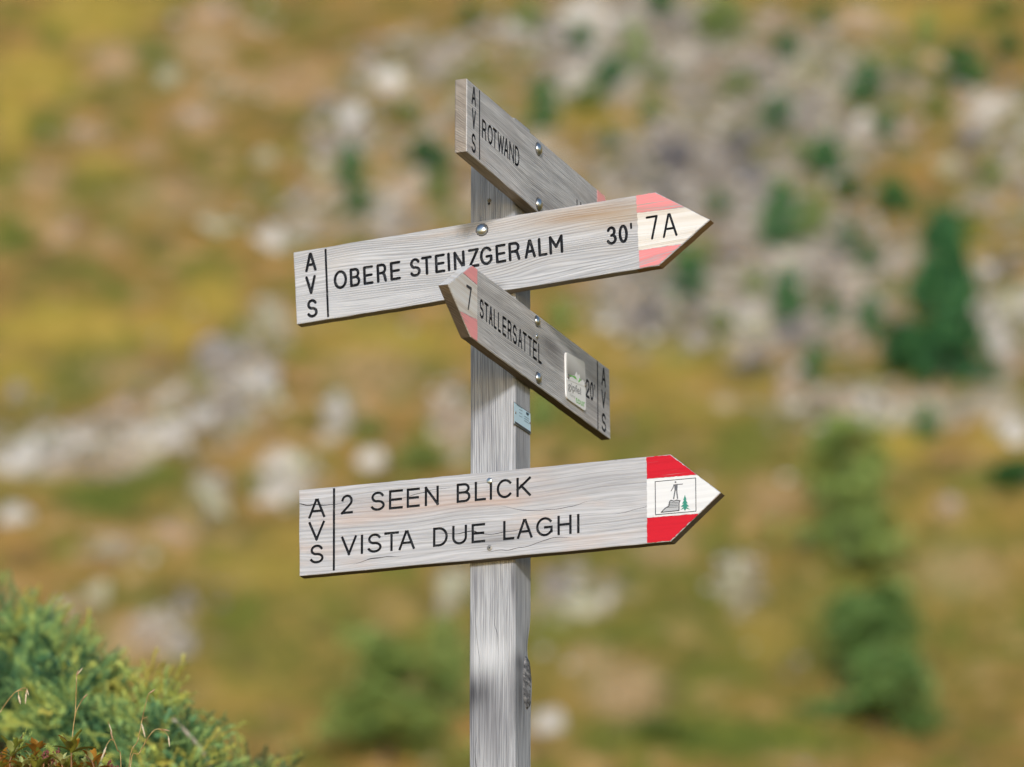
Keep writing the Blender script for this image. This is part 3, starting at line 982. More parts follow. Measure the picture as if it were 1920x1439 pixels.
sl.text([('A', 1128, 1135.9)], ((1132, 725), (1133, 725.7)), 35.5, .0056)
sl.text([('V', 1127.6, 1135.5)], ((1131.5, 766.6), (1132.5, 767.3)), 35, .0056)
sl.text([('S', 1128, 1136.5)], ((1132, 810), (1133, 810.7)), 35, .0056)
sl.strokes([[(874.8, 536.5), (882.6, 541), (877.2, 579.5)]], .0050)
sl.finish()
PKS = paint('faded_pink_paint_dark_board', (.90, .36, .36), wear=.15, **W_STALL)
sl.sheet('paint_stripe', [(885, 498.6), (868.2, 511.8), (894.6, 534.5), (894.6, 505.5)], PKS)
sl.sheet('paint_stripe', [(862.2, 584.3), (883.2, 631.4), (894.6, 639.6), (894.6, 600)], PKS)
sl.sheet('paint_stripe', [(867.3, 512.6), (841.2, 533.2), (861.8, 583.2), (894.6, 599.2), (894.6, 535.5)], CR, z=.0005)
# the 7 is cut in the faded tip; its painted floor lies level with the paint sheet
merged_marks(sl, 'painted_figure', [], [([(874.8, 536.5), (882.6, 541.5)], 5.6), ([(882.4, 541), (880.6, 555), (877.2, 579.5)], 4.6)], BLK, .0011)
sl.bolt(1006.4, 602.6, .0098)
sl.bolt(1008.4, 708.9, .0105)
sl.bolt(1005.9, 631, .0046, name='screw', dome=.35)
# white metal plate
PLATE = simple('white_enamel', (.90, .90, .90), .35)
SHADE = NT('printed_grey_fade')
_, yy, _, _ = SHADE.objxyz()
ypl = sl.loc(1075, 670).y; ypb = sl.loc(1075, 712).y
fd = SHADE.math('DIVIDE', SHADE.math('SUBTRACT', yy, ypb), ypl - ypb, clamp=True)
SHADE = SHADE.done(SHADE.ramp(fd, [(0, (.30, .30, .30)), (1, (.78, .78, .77))]), .35)
LIME = simple('lime_print', (.14, .52, .07), .5)
PGREY = simple('plate_grey_print', (.20, .20, .21), .5)
PLG = simple('plate_pale_print', (.45, .47, .44), .5)


def rounded(px4, rad):
    """rounded quad, given in board-local space from four pixels"""
    q = [sl.loc(*p) for p in px4]
    out = []
    for i in range(4):
        p, c, n_ = q[i - 1], q[i], q[(i + 1) % 4]
        d1 = (p - c).normalized(); d2 = (n_ - c).normalized()
        a, b = c + d1 * rad, c + d2 * rad
        for k in range(6):
            s = k / 5
            out.append(a * (1 - s) ** 2 + c * 2 * s * (1 - s) + b * s * s)
    return out


def loc_sheet(B, name, ring, mat, z, thick):
    bm = bmesh.new(); prism_into(bm, ring, z - thick, ring, z)
    bmesh.ops.recalc_face_normals(bm, faces=bm.faces)
    return obj(name, bm_mesh(name, bm, [mat]), B.o3)


pl4 = [(1056.8, 659.3), (1058.4, 746.2), (1095.2, 772.2), (1093.2, 684.0)]
pp = loc_sheet(sl, 'metal_plate', rounded(pl4, .011), PLATE, .0042, .0030)
pp['label'] = 'white rounded metal plate printed gipfel time tour'
z6 = lambda x, y: (1040 + x * .13905, 640 + y * .13905)
grey_ring = rounded([z6(132, 150), z6(140, 470), z6(384, 575), z6(378, 285)], .008)
loc_sheet(sl, 'printed_panel', grey_ring, SHADE, .0046, .0004)
merged_marks(sl, 'printed_mountain', [[z6(142, 460), z6(142, 520), z6(385, 620), z6(385, 580), z6(345, 520), z6(320, 545), z6(300, 445), z6(285, 470), z6(262, 415), z6(240, 470), z6(205, 465), z6(180, 490)]], [], PLATE, .0049)
merged_marks(sl, 'printed_green_ridge', [[z6(168, 458), z6(205, 468), z6(235, 475), z6(258, 520), z6(205, 480), z6(178, 482)],
             [z6(262, 505), z6(283, 535), z6(290, 560), z6(303, 500), z6(318, 530), z6(296, 555)],
             [z6(236, 470), z6(250, 485), z6(268, 535), z6(255, 515)]], [], LIME, .0052)
textpx(sl, 'gipfel', z6(152, 640), z6(325, 728), 14.5, PGREY, .0046)
textpx(sl, 'time', z6(176, 735), z6(246, 778), 6.0, PLG, .0046)
textpx(sl, 'tour', z6(256, 828), z6(380, 892), 13.5, LIME, .0046)
sl.bolt(*z6(150, 478), .0048, name='screw', dome=.35, z0=.0042, mat=MAT_SCREW)
sl.bolt(*z6(382, 592), .0048, name='screw', dome=.35, z0=.0042, mat=MAT_SCREW)

# --- board on the right face: ROTWAND
rt = Board('B', .0245, [(875.9, 147.2), (875.3, 283.8), (1134, 505), (1172, 470), (1133.2, 367.2)], ((875.3, 283.8), (1003.4, 395.2)),
           [MAT_ROT, MAT_EDGE_GREY], 'grey arrow board lettered ROTWAND fixed at the top of the post', 4)
s1 = lambda a: 820 + a * .20846
rt.text([(c, s1(a), s1(b)) for c, a, b in (('R', 402, 442), ('O', 452, 498), ('T', 499, 536), ('W', 541, 600), ('A', 600, 641), ('N', 647, 691), ('D', 697, 738))], ((908, 262.5), (969, 312)), 37, .0054)
rt.text([('A', 884.4, 892.8)], ((888.5, 198.2), (889.5, 199)), 35.6, .0056)
rt.text([('V', 884.8, 892.2)], ((888.5, 242.6), (889.5, 243.4)), 38, .0056)
rt.text([('S', 884.0, 892.2)], ((888, 287), (889, 287.8)), 36.5, .0056)
rt.line((899.2, 172), (899.2, 297), .0054)
rt.strokes([[(1081.8, 376), (1082.4, 402)]], .005)
rt.strokes([[(1089, 381), (1085.8, 418)], [(1089, 381), (1093.5, 422)]], .005)
rt.finish()
PKR = paint('faded_pink_paint_top_board', (.95, .40, .38), wear=.1, **W_ROT)
rt.sheet('paint_stripe', [(1119.8, 356.2), (1119.8, 387), (1144, 402), (1133.2, 368.2)], PKR)
rt.bolt(1008.7, 280, .0118)
rt.bolt(1009.3, 383.5, .0118)

# --- small plate on the right face of the post
lp = Board('B', .0015, [(963.6, 753.2), (964.3, 794.2), (995.6, 815.0), (994.9, 775.4)], ((964.3, 794.2), (995.6, 815.0)), [simple('pale_blue_plate', (.56, .76, .88), .4), MAT_SCREW],
           'small pale blue metal plate with a dark bottom bar', 5, gap=.001)
lo = lp.finish(); lo.name = 'number_plate'
zl = lambda x, y: (940 + x * .0695, 740 + y * .0695)
merged_marks(lp, 'dark_bar', [[zl(362, 715), zl(365, 775), zl(790, 1060), zl(785, 1000)]], [], simple('slate_print', (.055, .065, .085), .5), .0006)
TXT = simple('blue_grey_print', (.20, .32, .42), .5)
merged_marks(lp, 'fine_print', [], [([zl(410, 275), zl(560, 370)], 1.1)] + [([zl(480, 400 + 85 * k), zl(560, 440 + 85 * k)], .7) for k in range(3)]
             + [([zl(615, 580 + 60 * k), zl(745, 665 + 60 * k)], .7) for k in range(3)], TXT, .0006)
merged_marks(lp, 'emblem', [[zl(668, 470), zl(665, 525), zl(715, 575), zl(745, 520)]], [], simple('navy_print', (.02, .05, .09), .5), .0007)
lp.bolt(*zl(378, 490), .0022, name='screw', dome=.3, mat=MAT_SCREW)
lp.bolt(*zl(772, 770), .0022, name='screw', dome=.3, mat=MAT_SCREW)


# --- screw head and knot on the post
class Face(Board):
    def __init__(self, face):
        n, x0 = (nA, -dirA) if face == 'A' else (nB, dirB)
        self.n = n; self.p = CORNER.copy(); self.o = Vector((CORNER.x, CORNER.y, gz)); self.X = x0; self.Y = Vector((0, 0, 1)); self.Z = n
        o = bpy.data.objects.new('knot', None)


fa = Face('A')
def star(u, v, r, mat, face, name):
    c = on_plane(u, v, CORNER, face.n) - Vector(root.location)
    bm = bmesh.new()
    ring = []
    for i in range(16):
        a = 2 * math.pi * i / 16
        rr = r * (1.0 if i % 2 == 0 else .55) * (1 + .25 * math.sin(i * 2.3))
        ring.append(c + face.X * rr * math.cos(a) + face.Y * rr * math.sin(a) + face.Z * .001)
    top = bm.verts.new(c + face.Z * .004)
    vs = [bm.verts.new(p) for p in ring]
    bs = [bm.verts.new(p - face.Z * .003) for p in ring]
    for i in range(16):
        bm.faces.new((vs[i], vs[(i + 1) % 16], top)); bm.faces.new((bs[i], bs[(i + 1) % 16], vs[(i + 1) % 16], vs[i]))
    bmesh.ops.recalc_face_normals(bm, faces=bm.faces)
    return obj(name, bm_mesh(name, bm, [mat]), root)


star(917.5, 376, .0055, simple('lichen_tan', (.28, .25, .18), .9), fa, 'lichen')
star(917, 382, .0035, simple('lichen_dark', (.06, .055, .05), .9), fa, 'lichen')

t = NT('dark_knot_wood')
x, y, z, P = t.objxyz()
nn = t.noise(t.xyz(t.math('MULTIPLY', x, 60), t.math('MULTIPLY', y, 60), t.math('MULTIPLY', z, 160)), 1, 3, .6)
t.bump(nn, 1.0, .002)
MAT_KNOT = t.done(t.ramp(nn, [(.35, (.05, .05, .055)), (.55, (.20, .195, .20)), (.7, (.38, .37, .37))]), .85)
fbx = Face('B')
kc = on_plane(987, 1282, CORNER, nB) - Vector(root.location)
bm = bmesh.new()
bmesh.ops.create_icosphere(bm, subdivisions=4, radius=1)
rng = random.Random(5)
for v in bm.verts:
    q = v.co.copy()
    k = 1 + .10 * math.sin(7 * math.atan2(q.y, q.x) + 1) * .4 + .06 * math.sin(19 * q.z)
    v.co = kc + fbx.X * (q.x * .024 * k) + fbx.Y * (q.y * .050 * k) + fbx.Z * (q.z * .0030 * k + .0004)
for f in bm.faces: f.smooth = True
obj('knot', bm_mesh('knot', bm, [MAT_KNOT]), root)

# ------------------------------------------------------------------ foreground plants
def rotm(zdir, roll, sc):
    z = zdir.normalized()
    q = z.to_track_quat('Z', 'Y').to_matrix() @ Matrix.Rotation(roll, 3, 'Z')
    return np.array(q) * sc


def leafmat(name, stops, attr='tone', rough=.55, trans=0.0):
    t = NT(name)
    n = t.noise(t.geopos(), 14.0, 2, .5)
    f = t.math('ADD', t.attr(attr), t.math('MULTIPLY', t.math('SUBTRACT', n, .5), .35), clamp=True)
    m = t.done(t.ramp(f, stops), rough, spec=.3)
    return m


MAT_JUN = leafmat('juniper_needles', [(0, (.035, .10, .045)), (.22, (.13, .29, .12)), (.5, (.33, .48, .15)), (.78, (.56, .60, .13)), (1, (.60, .52, .11))])


def sprig(rng, nwh=11, L=.055, nl=.0135):
    V, Fc = [], []
    for i in range(nwh):
        zz = L * (i + .5) / nwh
        for k in range(3):
            a = rng.uniform(0, 6.28)
            d = Vector((math.cos(a), math.sin(a), .45 + .5 * i / nwh)).normalized()
            s = Vector((-math.sin(a), math.cos(a), 0)) * .0021
            b = Vector((0, 0, zz)); e = b + d * nl * rng.uniform(.7, 1.15)
            j = len(V)
            V += [tuple(b - s), tuple(b + s), tuple(e)]
            Fc.append((j, j + 1, j + 2))
    j = len(V)
    V += [(.0012, 0, 0), (-.0012, .001, 0), (0, 0, L)]
    Fc.append((j, j + 1, j + 2))
    return np.array(V), np.array(Fc)


def scatter(base, trs, name, mats, tones):
    """join copies of small base meshes (V, F) placed by (matrix, offset)"""
    Vs, Fs, Ts = [], [], []
    n = 0
    for k, (bi, M, off) in enumerate(trs):
        V, Fc = base[bi]
        Vs.append(V @ M.T + off); Fs.append(Fc + n); n += len(V)
        Ts.append(np.full(len(V), tones[k]))
    me = mesh_np(name, np.concatenate(Vs), np.concatenate(Fs), mats)
    fattr(me, 'tone', np.concatenate(Ts))
    return me


rngj = random.Random(11)
SPR = [sprig(rngj) for _ in range(5)]
MAT_BARK = simple('juniper_bark', (.13, .085, .055), .9)
MAT_DRY = simple('dry_pale_wood', (.50, .43, .34), .9)


def tube(pts, r0, r1, seg=6):
    V, Fc = [], []
    n = len(pts)
    for i, p in enumerate(pts):
        d = (pts[min(i + 1, n - 1)] - pts[max(i - 1, 0)]).normalized()
        q = d.to_track_quat('Z', 'Y').to_matrix()
        r = r0 + (r1 - r0) * i / (n - 1)
        for k in range(seg):
            a = 2 * math.pi * k / seg
            V.append(tuple(p + q @ Vector((r * math.cos(a), r * math.sin(a), 0))))
    for i in range(n - 1):
        for k in range(seg):
            Fc.append((i * seg + k, i * seg + (k + 1) % seg, (i + 1) * seg + (k + 1) % seg, (i + 1) * seg + k))
    return V, Fc


def tube_obj(name, pts, r0, r1, mat, parent=None, seg=6):
    V, Fc = tube(pts, r0, r1, seg)
    return obj(name, mesh_np(name, V, Fc, [mat], True), parent)


def juniper(u, v, d, rx, rz, nspr, label, seed):
    """spreading juniper: pixel of the middle of its crown, its distance and half sizes"""
    rng = random.Random(seed)
    c = at_depth(u, v, d)
    g = ground(c.x, c.y)
    o = bpy.data.objects.new('juniper_shrub', None); link(o); o.location = (c.x, c.y, g - .03)
    tag(o, label, 'shrub', 'juniper shrubs on the bank')
    cl = c - Vector(o.location)
    trs, tones = [], []
    stems = []
    for i in range(70):       # limbs end in clumps of sprays
        a = rng.uniform(0, 6.28); el = math.asin(rng.uniform(-.95, .97))
        dirv = Vector((math.cos(a) * math.cos(el), math.sin(a) * math.cos(el), math.sin(el)))
        reach = rng.uniform(.62, 1.05) + (rng.uniform(.15, .4) if rng.random() < .25 else 0)
        tip = cl + Vector((dirv.x * rx, dirv.y * rx, dirv.z * rz)) * reach if dirv.z > 0 else cl + Vector((dirv.x * rx * reach, dirv.y * rx * reach, dirv.z * cl.z * .95))
        stems.append((tip, rng.gauss(.46, .26), (dirv + Vector((0, 0, .5))).normalized()))
    for k in range(int(nspr * 1.5)):
        tip, tone, dv = rng.choice(stems)
        p = tip + Vector((rng.gauss(0, 1), rng.gauss(0, 1), rng.gauss(0, .7))) * .026 - dv * abs(rng.gauss(0, .05))
        dirv = (dv + (p - tip) * 14 + Vector((rng.gauss(0, .45), rng.gauss(0, .45), rng.gauss(0, .45)))).normalized()
        sc = rng.uniform(.6, 1.25)
        trs.append((rng.randrange(5), rotm(dirv, rng.uniform(0, 6.28), sc), np.array(p)))
        out = (p - tip).dot(dv) / .05
        tones.append(min(1, max(0, tone + .22 * out + rng.gauss(0, .07) + (.3 if rng.random() < .05 else 0))))
    obj('foliage', scatter(SPR, trs, 'foliage', [MAT_JUN], tones), o)
    for tip, _, _ in stems[:16]:
        tube_obj('branch', [Vector((0, 0, -.02)), cl * .4, (cl * .4 + tip) * .5 + Vector((0, 0, .02)), tip * .95], .009, .002, MAT_BARK, o)
    return o


juniper(-40, 1290, 14.6, .27, .235, 1900, 'tall juniper shrub at the back of the grassy bank', 1)
juniper(60, 1345, 13.7, .24, .20, 1900, 'full green juniper shrub behind the alpenrose twigs', 2)
juniper(195, 1415, 13.0, .165, .18, 1300, 'low juniper shrub with yellowish tips beside the pale dead twig', 3)
juniper(320, 1490, 12.7, .14, .16, 800, 'small juniper shrub under the pale dead twig', 4)
juniper(455, 1490, 13.3, .13, .09, 380, 'tiny juniper shrub at the foot of the bank', 5)

# pale dead twig
tp = [at_depth(u, v, 12.7) for u, v in ((322, 1350), (330, 1352), (346, 1370), (360, 1385), (374, 1401), (386, 1422), (395, 1445))]
gpt = tp[-1].copy(); gpt.z = ground(gpt.x, gpt.y) - .01
tw = tube_obj('dead_twig', tp + [(tp[-1] + gpt) / 2, gpt], .0035, .0065, MAT_DRY)
tag(tw, 'pale bent dead twig rising beside the low juniper', 'twig')

# alpenrose
def leaf_mesh(name, mat, L=.021, Wd=.0075):
    V, Fc = [], []
    n = 6
    for i in range(n + 1):
        s = i / n
        w = Wd / 2 * math.sin(math.pi * min(1, s * .93 + .05)) ** .7
        zc = .0022 * math.sin(s * 2.6)
        V += [(-w, s * L, zc + .0011), (0, s * L, zc), (w, s * L, zc + .0011)]
    for i in range(n):
        for k in range(2):
            a = i * 3 + k
            Fc.append((a, a + 1, a + 4, a + 3))
    return mesh_np(name, V, Fc, [mat], True)


def leaf_material(name, a, b):
    t = NT(name)
    oi = t.n('ShaderNodeObjectInfo').outputs['Random']
    n = t.noise(t.geopos(), 160, 2, .5)
    f = t.math('ADD', t.math('MULTIPLY', oi, .75), t.math('MULTIPLY', n, .3))
    return t.done(t.mix(f, a, b), .38, spec=.45)


LEAFS = [leaf_mesh('leaf', leaf_material('alpenrose_leaf_green', (.11, .14, .022), (.27, .26, .04))),
         leaf_mesh('leaf', leaf_material('alpenrose_leaf_rust', (.27, .13, .02), (.44, .22, .035)), .019, .008),
         leaf_mesh('leaf', leaf_material('alpenrose_leaf_pale', (.24, .30, .08), (.52, .54, .24)), .017, .0065)]
MAT_TWIG = simple('alpenrose_twig', (.26, .13, .06), .8)
MAT_BUD = simple('seed_capsule_red', (.20, .06, .045), .7)


def alpenrose(whorls, buds, d, label, seed):
    rng = random.Random(seed)
    c = at_depth(whorls[0][0], 1460, d)
    o = bpy.data.objects.new('alpenrose_shrub', None); link(o)
    g = ground(c.x, c.y)
    o.location = (c.x, c.y, g - .02)
    tag(o, label, 'shrub', 'alpenrose shrubs at the edge of the bank')
    O = Vector(o.location)
    for (u, v, n, kind, sc) in whorls:
        p = at_depth(u, v, d + rng.uniform(-.06, .10)) - O
        lean = Vector((rng.uniform(-.4, .4), rng.uniform(-.6, 0), 1)).normalized(); n = n + 3
        foot = Vector((p.x * .55 + rng.uniform(-.01, .01), p.y * .5, 0))
        tube_obj('stem', [foot, foot * .5 + p * .5 + Vector((.004, 0, -.004)), p - lean * .012, p + lean * .004], .0026, .0014, MAT_TWIG, o)
        for k in range(n):
            a = 2 * math.pi * k / n * 1.0 + rng.uniform(-.3, .3)
            el = R(rng.uniform(5, 62))
            f = Vector((math.cos(a) * math.cos(el), math.sin(a) * math.cos(el), math.sin(el)))
            q = f.to_track_quat('Y', 'Z').to_matrix().to_4x4()
            kd = kind if rng.random() < .72 else rng.randrange(3)
            lf = obj('leaf', LEAFS[kd].copy() if False else LEAFS[kd], o)
            s = sc * rng.uniform(1.25, 1.75)
            lf.matrix_basis = Matrix.Translation(p + lean * rng.uniform(-.006, .004) + f * .001) @ q @ Matrix.Diagonal((s, s, s, 1))
    for (u, v) in buds:
        p = at_depth(u, v, d + rng.uniform(-.03, .06)) - O
        foot = Vector((p.x + rng.uniform(-.01, .01), p.y, p.z - .06))
        tube_obj('stem', [foot, p], .002, .0012, MAT_TWIG, o)
        bm = bmesh.new()
        for k in range(7):
            cc = p + Vector((rng.gauss(0, .0032), rng.gauss(0, .0032), rng.gauss(.002, .003)))
            bmesh.ops.create_icosphere(bm, subdivisions=1, radius=rng.uniform(.0014, .0024), matrix=Matrix.Translation(cc) @ Matrix.Diagonal((1, 1, 1.5, 1)))
        obj('seed_head', bm_mesh('seed_head', bm, [MAT_BUD]), o)
    return o


alpenrose([(22, 1416, 9, 0, 1.15), (4, 1432, 8, 1, 1.0), (40, 1436, 9, 2, .9), (14, 1446, 9, 1, 1), (30, 1450, 8, 0, 1), (-6, 1444, 8, 0, 1), (24, 1434, 7, 2, .8)], [(2, 1416)], 10.55, 'olive leaved alpenrose shrub below the bright juniper tip', 1)
alpenrose([(66, 1415, 9, 1, 1.05), (58, 1432, 9, 2, .9), (80, 1436, 8, 1, 1), (66, 1446, 9, 0, 1), (98, 1440, 8, 2, .9), (50, 1444, 8, 1, .9), (90, 1448, 8, 0, .9), (74, 1428, 7, 0, .8)], [(88, 1412), (106, 1411), (97, 1428), (84, 1420)], 10.6, 'rusty leaved alpenrose shrub with red seed heads', 2)
alpenrose([(134, 1409, 10, 0, 1.3), (116, 1432, 9, 2, .9), (126, 1446, 8, 0, 1), (143, 1450, 7, 1, .9), (110, 1446, 8, 1, .9)], [(110, 1420)], 10.55, 'alpenrose shrub with one large upright olive leaf rosette', 3)
alpenrose([(173, 1428, 8, 1, 1.05), (160, 1438, 8, 2, .8), (178, 1446, 8, 1, 1.0), (192, 1450, 7, 2, .8)], [(206, 1434), (213, 1442)], 10.65, 'low rust tipped alpenrose shrub near the dry grass stalks', 4)

# bright juniper tip among the alpenrose
rngt = random.Random(3)
tipb = at_depth(26, 1420, 10.62); tipe = at_depth(46, 1363, 10.62)
gb = ground(tipb.x, tipb.y)
o = bpy.data.objects.new('juniper_tip', None); link(o); o.location = (tipb.x, tipb.y, gb - .01)
tag(o, 'bright yellow green juniper tip standing among alpenrose leaves', 'shrub')
O = Vector(o.location)
trs, tones = [], []
for k in range(15):
    s = k / 14
    p = (tipb - O) * (1 - s) + (tipe - O) * s + Vector((rngt.gauss(0, .006), rngt.gauss(0, .006), 0)) - Vector((0, 0, .02))
    dv = Vector((rngt.uniform(-.7, .6), rngt.uniform(-.6, .4), 1.0))
    trs.append((rngt.randrange(5), rotm(dv, rngt.uniform(0, 6), .34 + .12 * (1 - s)), np.array(p)))
    tones.append(.60 + rngt.uniform(-.08, .12))
obj('foliage', scatter(SPR, trs, 'foliage', [MAT_JUN], tones), o)
tube_obj('branch', [Vector((0, 0, 0)), (tipb - O), (tipe - O) * .6 + (tipb - O) * .4, tipe - O - Vector((0, 0, .012))], .003, .001, MAT_BARK, o)

# dry grass stalks
t = NT('dry_grass_straw')
nn = t.noise(t.geopos(), 55, 2, .5)
MAT_STRAW = t.done(t.ramp(nn, [(.35, (.26, .15, .05)), (.55, (.42, .28, .10)), (.7, (.60, .47, .27))]), .6)
MAT_SEED = simple('dry_spikelet', (.42, .27, .16), .7)
MAT_SEEDP = simple('pale_spikelet', (.62, .52, .36), .7)
za = lambda x, y: (x * .13827, 1240 + y * .13827)
zb = lambda x, y: (200 + x * .13827, 1240 + y * .13827)


def smooth_path(p, n=5):
    out = []
    m = len(p)
    for i in range(m - 1):
        p0, p1, p2, p3 = p[max(i - 1, 0)], p[i], p[i + 1], p[min(i + 2, m - 1)]
        for k in range(n):
            s = k / n
            out.append(.5 * ((2 * p1) + (p2 - p0) * s + (2 * p0 - 5 * p1 + 4 * p2 - p3) * s * s + (3 * p1 - p0 - 3 * p2 + p3) * s ** 3))
    out.append(p[-1])
    return out


def stalk(paths, heads, d, label, r=.0011):
    P0 = at_depth(*paths[0][0], d)
    g = ground(P0.x, P0.y)
    o = bpy.data.objects.new('grass_stalk', None); link(o); o.location = (P0.x, P0.y, g - .01)
    tag(o, label, 'grass', 'dry grass stalks on the bank')
    O = Vector(o.location)
    for k, pth in enumerate(paths):
        pts = [at_depth(u, v, d) - O for u, v in pth]
        if k == 0: pts = [Vector((0, 0, 0))] + pts
        tube_obj('stem', smooth_path(pts), r * (1 if k == 0 else .8), r * .55, MAT_STRAW, o)
    for (a, b, w, pale) in heads:
        A, B = at_depth(*a, d - .002) - O, at_depth(*b, d - .002) - O
        n = 7
        V, Fc = [], []
        pts = [A + (B - A) * (i / n) for i in range(n + 1)]
        seg = 6
        q = (B - A).normalized().to_track_quat('Z', 'Y').to_matrix()
        for i, p in enumerate(pts):
            rr = w * (.25 + .75 * math.sin(math.pi * min(1, .12 + i / n * .83))) * (1 + .25 * math.sin(i * 4.1))
            for s in range(seg):
                an = 2 * math.pi * s / seg + i * .5
                V.append(tuple(p + q @ Vector((rr * math.cos(an), rr * math.sin(an), 0))))
        for i in range(n):
            for s in range(seg):
                Fc.append((i * seg + s, i * seg + (s + 1) % seg, (i + 1) * seg + (s + 1) % seg, (i + 1) * seg + s))
        obj('seed_head', mesh_np('seed_head', V, Fc, [MAT_SEEDP if pale else MAT_SEED]), o)


stalk([[za(955, 1440), za(972, 1150), za(995, 890), za(1022, 680), za(1035, 330), za(1040, 190), za(1060, 140)], [za(1015, 760), za(1045, 650), za(1120, 515), za(1185, 445)]],
      [(za(1040, 200), za(1062, 120), .0016, False), (za(1060, 170), za(1118, 92), .0013, True), (za(1125, 505), za(1185, 445), .0016, False)], 10.58,
      'tall forked dry grass stalk growing up through a leaf rosette', .0013)
stalk([[(-22, 1362), za(-10, 705), za(40, 630), za(140, 490), za(225, 408), za(315, 392)], [za(225, 408), za(310, 365), za(365, 375), za(390, 460)], [za(245, 405), za(262, 500)], [za(355, 395), za(350, 500)]],
      [(za(250, 460), za(278, 580), .0023, True), (za(357, 420), za(343, 578), .0018, True), (za(362, 385), za(390, 465), .0014, True)], 10.5,
      'arching grass stalk with drooping pale spikelets', .0011)
stalk([[za(1640, 1445), za(1590, 1200), za(1520, 1010), za(1492, 890), za(1463, 818)], [za(1530, 1075), za(1500, 1062), za(1440, 1150), za(1400, 1270)]],
      [(za(1500, 950), za(1530, 1060), .0017, False), (za(1440, 1160), za(1368, 1352), .0023, True), (za(1478, 850), za(1520, 970), .0012, True)], 10.62,
      'grass stalk with a dark spikelet and one hanging pale head')
stalk([[zb(300, 1460), zb(420, 1080), zb(470, 850), zb(510, 660), zb(562, 460), zb(600, 420)], [zb(470, 850), zb(485, 785), zb(555, 755)]],
      [(zb(575, 440), zb(655, 380), .0017, False), (zb(475, 850), zb(522, 1028), .0021, True)], 10.72, 'slender grass stalk with small dark upright head')
stalk([[zb(320, 1460), zb(440, 1250), zb(560, 1040), zb(640, 940), zb(710, 918), zb(790, 930)], [zb(700, 920), zb(780, 950), zb(835, 1020), zb(855, 1100)]],
      [(zb(770, 925), zb(855, 948), .0015, False), (zb(838, 1020), zb(853, 1158), .0017, True)], 10.6, 'reddish grass stalk bent over in a wide arch')

# low turf on the bank near the lens side
rg = random.Random(8)
bl_V, bl_F = [], []
for k in range(5200):
    x = rg.uniform(-1.5, .5); y = rg.uniform(9.6, 13.4)
    bl_V.append((x, y))
XY = np.array(bl_V); ZZ = height(XY[:, 0], XY[:, 1])
V = []; Fc = []; tn = []
for k in range(len(XY)):
    h = rg.uniform(.02, .055); a = rg.uniform(0, 6.28); w = .0022
    lx, ly = rg.gauss(0, .02), rg.gauss(0, .02)
    j = len(V)
    V += [(XY[k, 0] - w * math.cos(a), XY[k, 1] - w * math.sin(a), ZZ[k] - .01), (XY[k, 0] + w * math.cos(a), XY[k, 1] + w * math.sin(a), ZZ[k] - .01), (XY[k, 0] + lx, XY[k, 1] + ly, ZZ[k] + h)]
    Fc.append((j, j + 1, j + 2)); tn += [rg.uniform(.3, .95)] * 3
me = mesh_np('turf', V, Fc, [MAT_JUN]); fattr(me, 'tone', tn)
tag(obj('turf', me), 'short green and straw coloured turf covering the bank', 'grass', kind='stuff')

# ------------------------------------------------------------------ hillside: boulders
def boulder_mesh(seed, mat):
    bm = bmesh.new()
    bmesh.ops.create_icosphere(bm, subdivisions=3, radius=1)
    rng = random.Random(seed)
    planes = []
    for k in range(11):
        d = Vector((rng.gauss(0, 1), rng.gauss(0, 1), rng.gauss(0, .8))).normalized()
        planes.append((d, rng.uniform(.42, .85)))
    for v in bm.verts:
        for d, h in planes:
            s = v.co.dot(d)
            if s > h: v.co -= d * (s - h)
        q = v.co
        v.co = q * (1 + .10 * float(fbm(q.x * 2 + seed, q.y * 2 + q.z * 1.7, seed, 3)))
    return bm_mesh('boulder', bm, [mat])


def rock_mat(name, a, b, c):
    t = NT(name)
    n = t.noise(t.geopos(), 2.6, 5, .65)
    t.bump(n, .8, .08)
    return t.done(t.ramp(n, [(.33, a), (.5, b), (.68, c)]), .9, spec=.2)


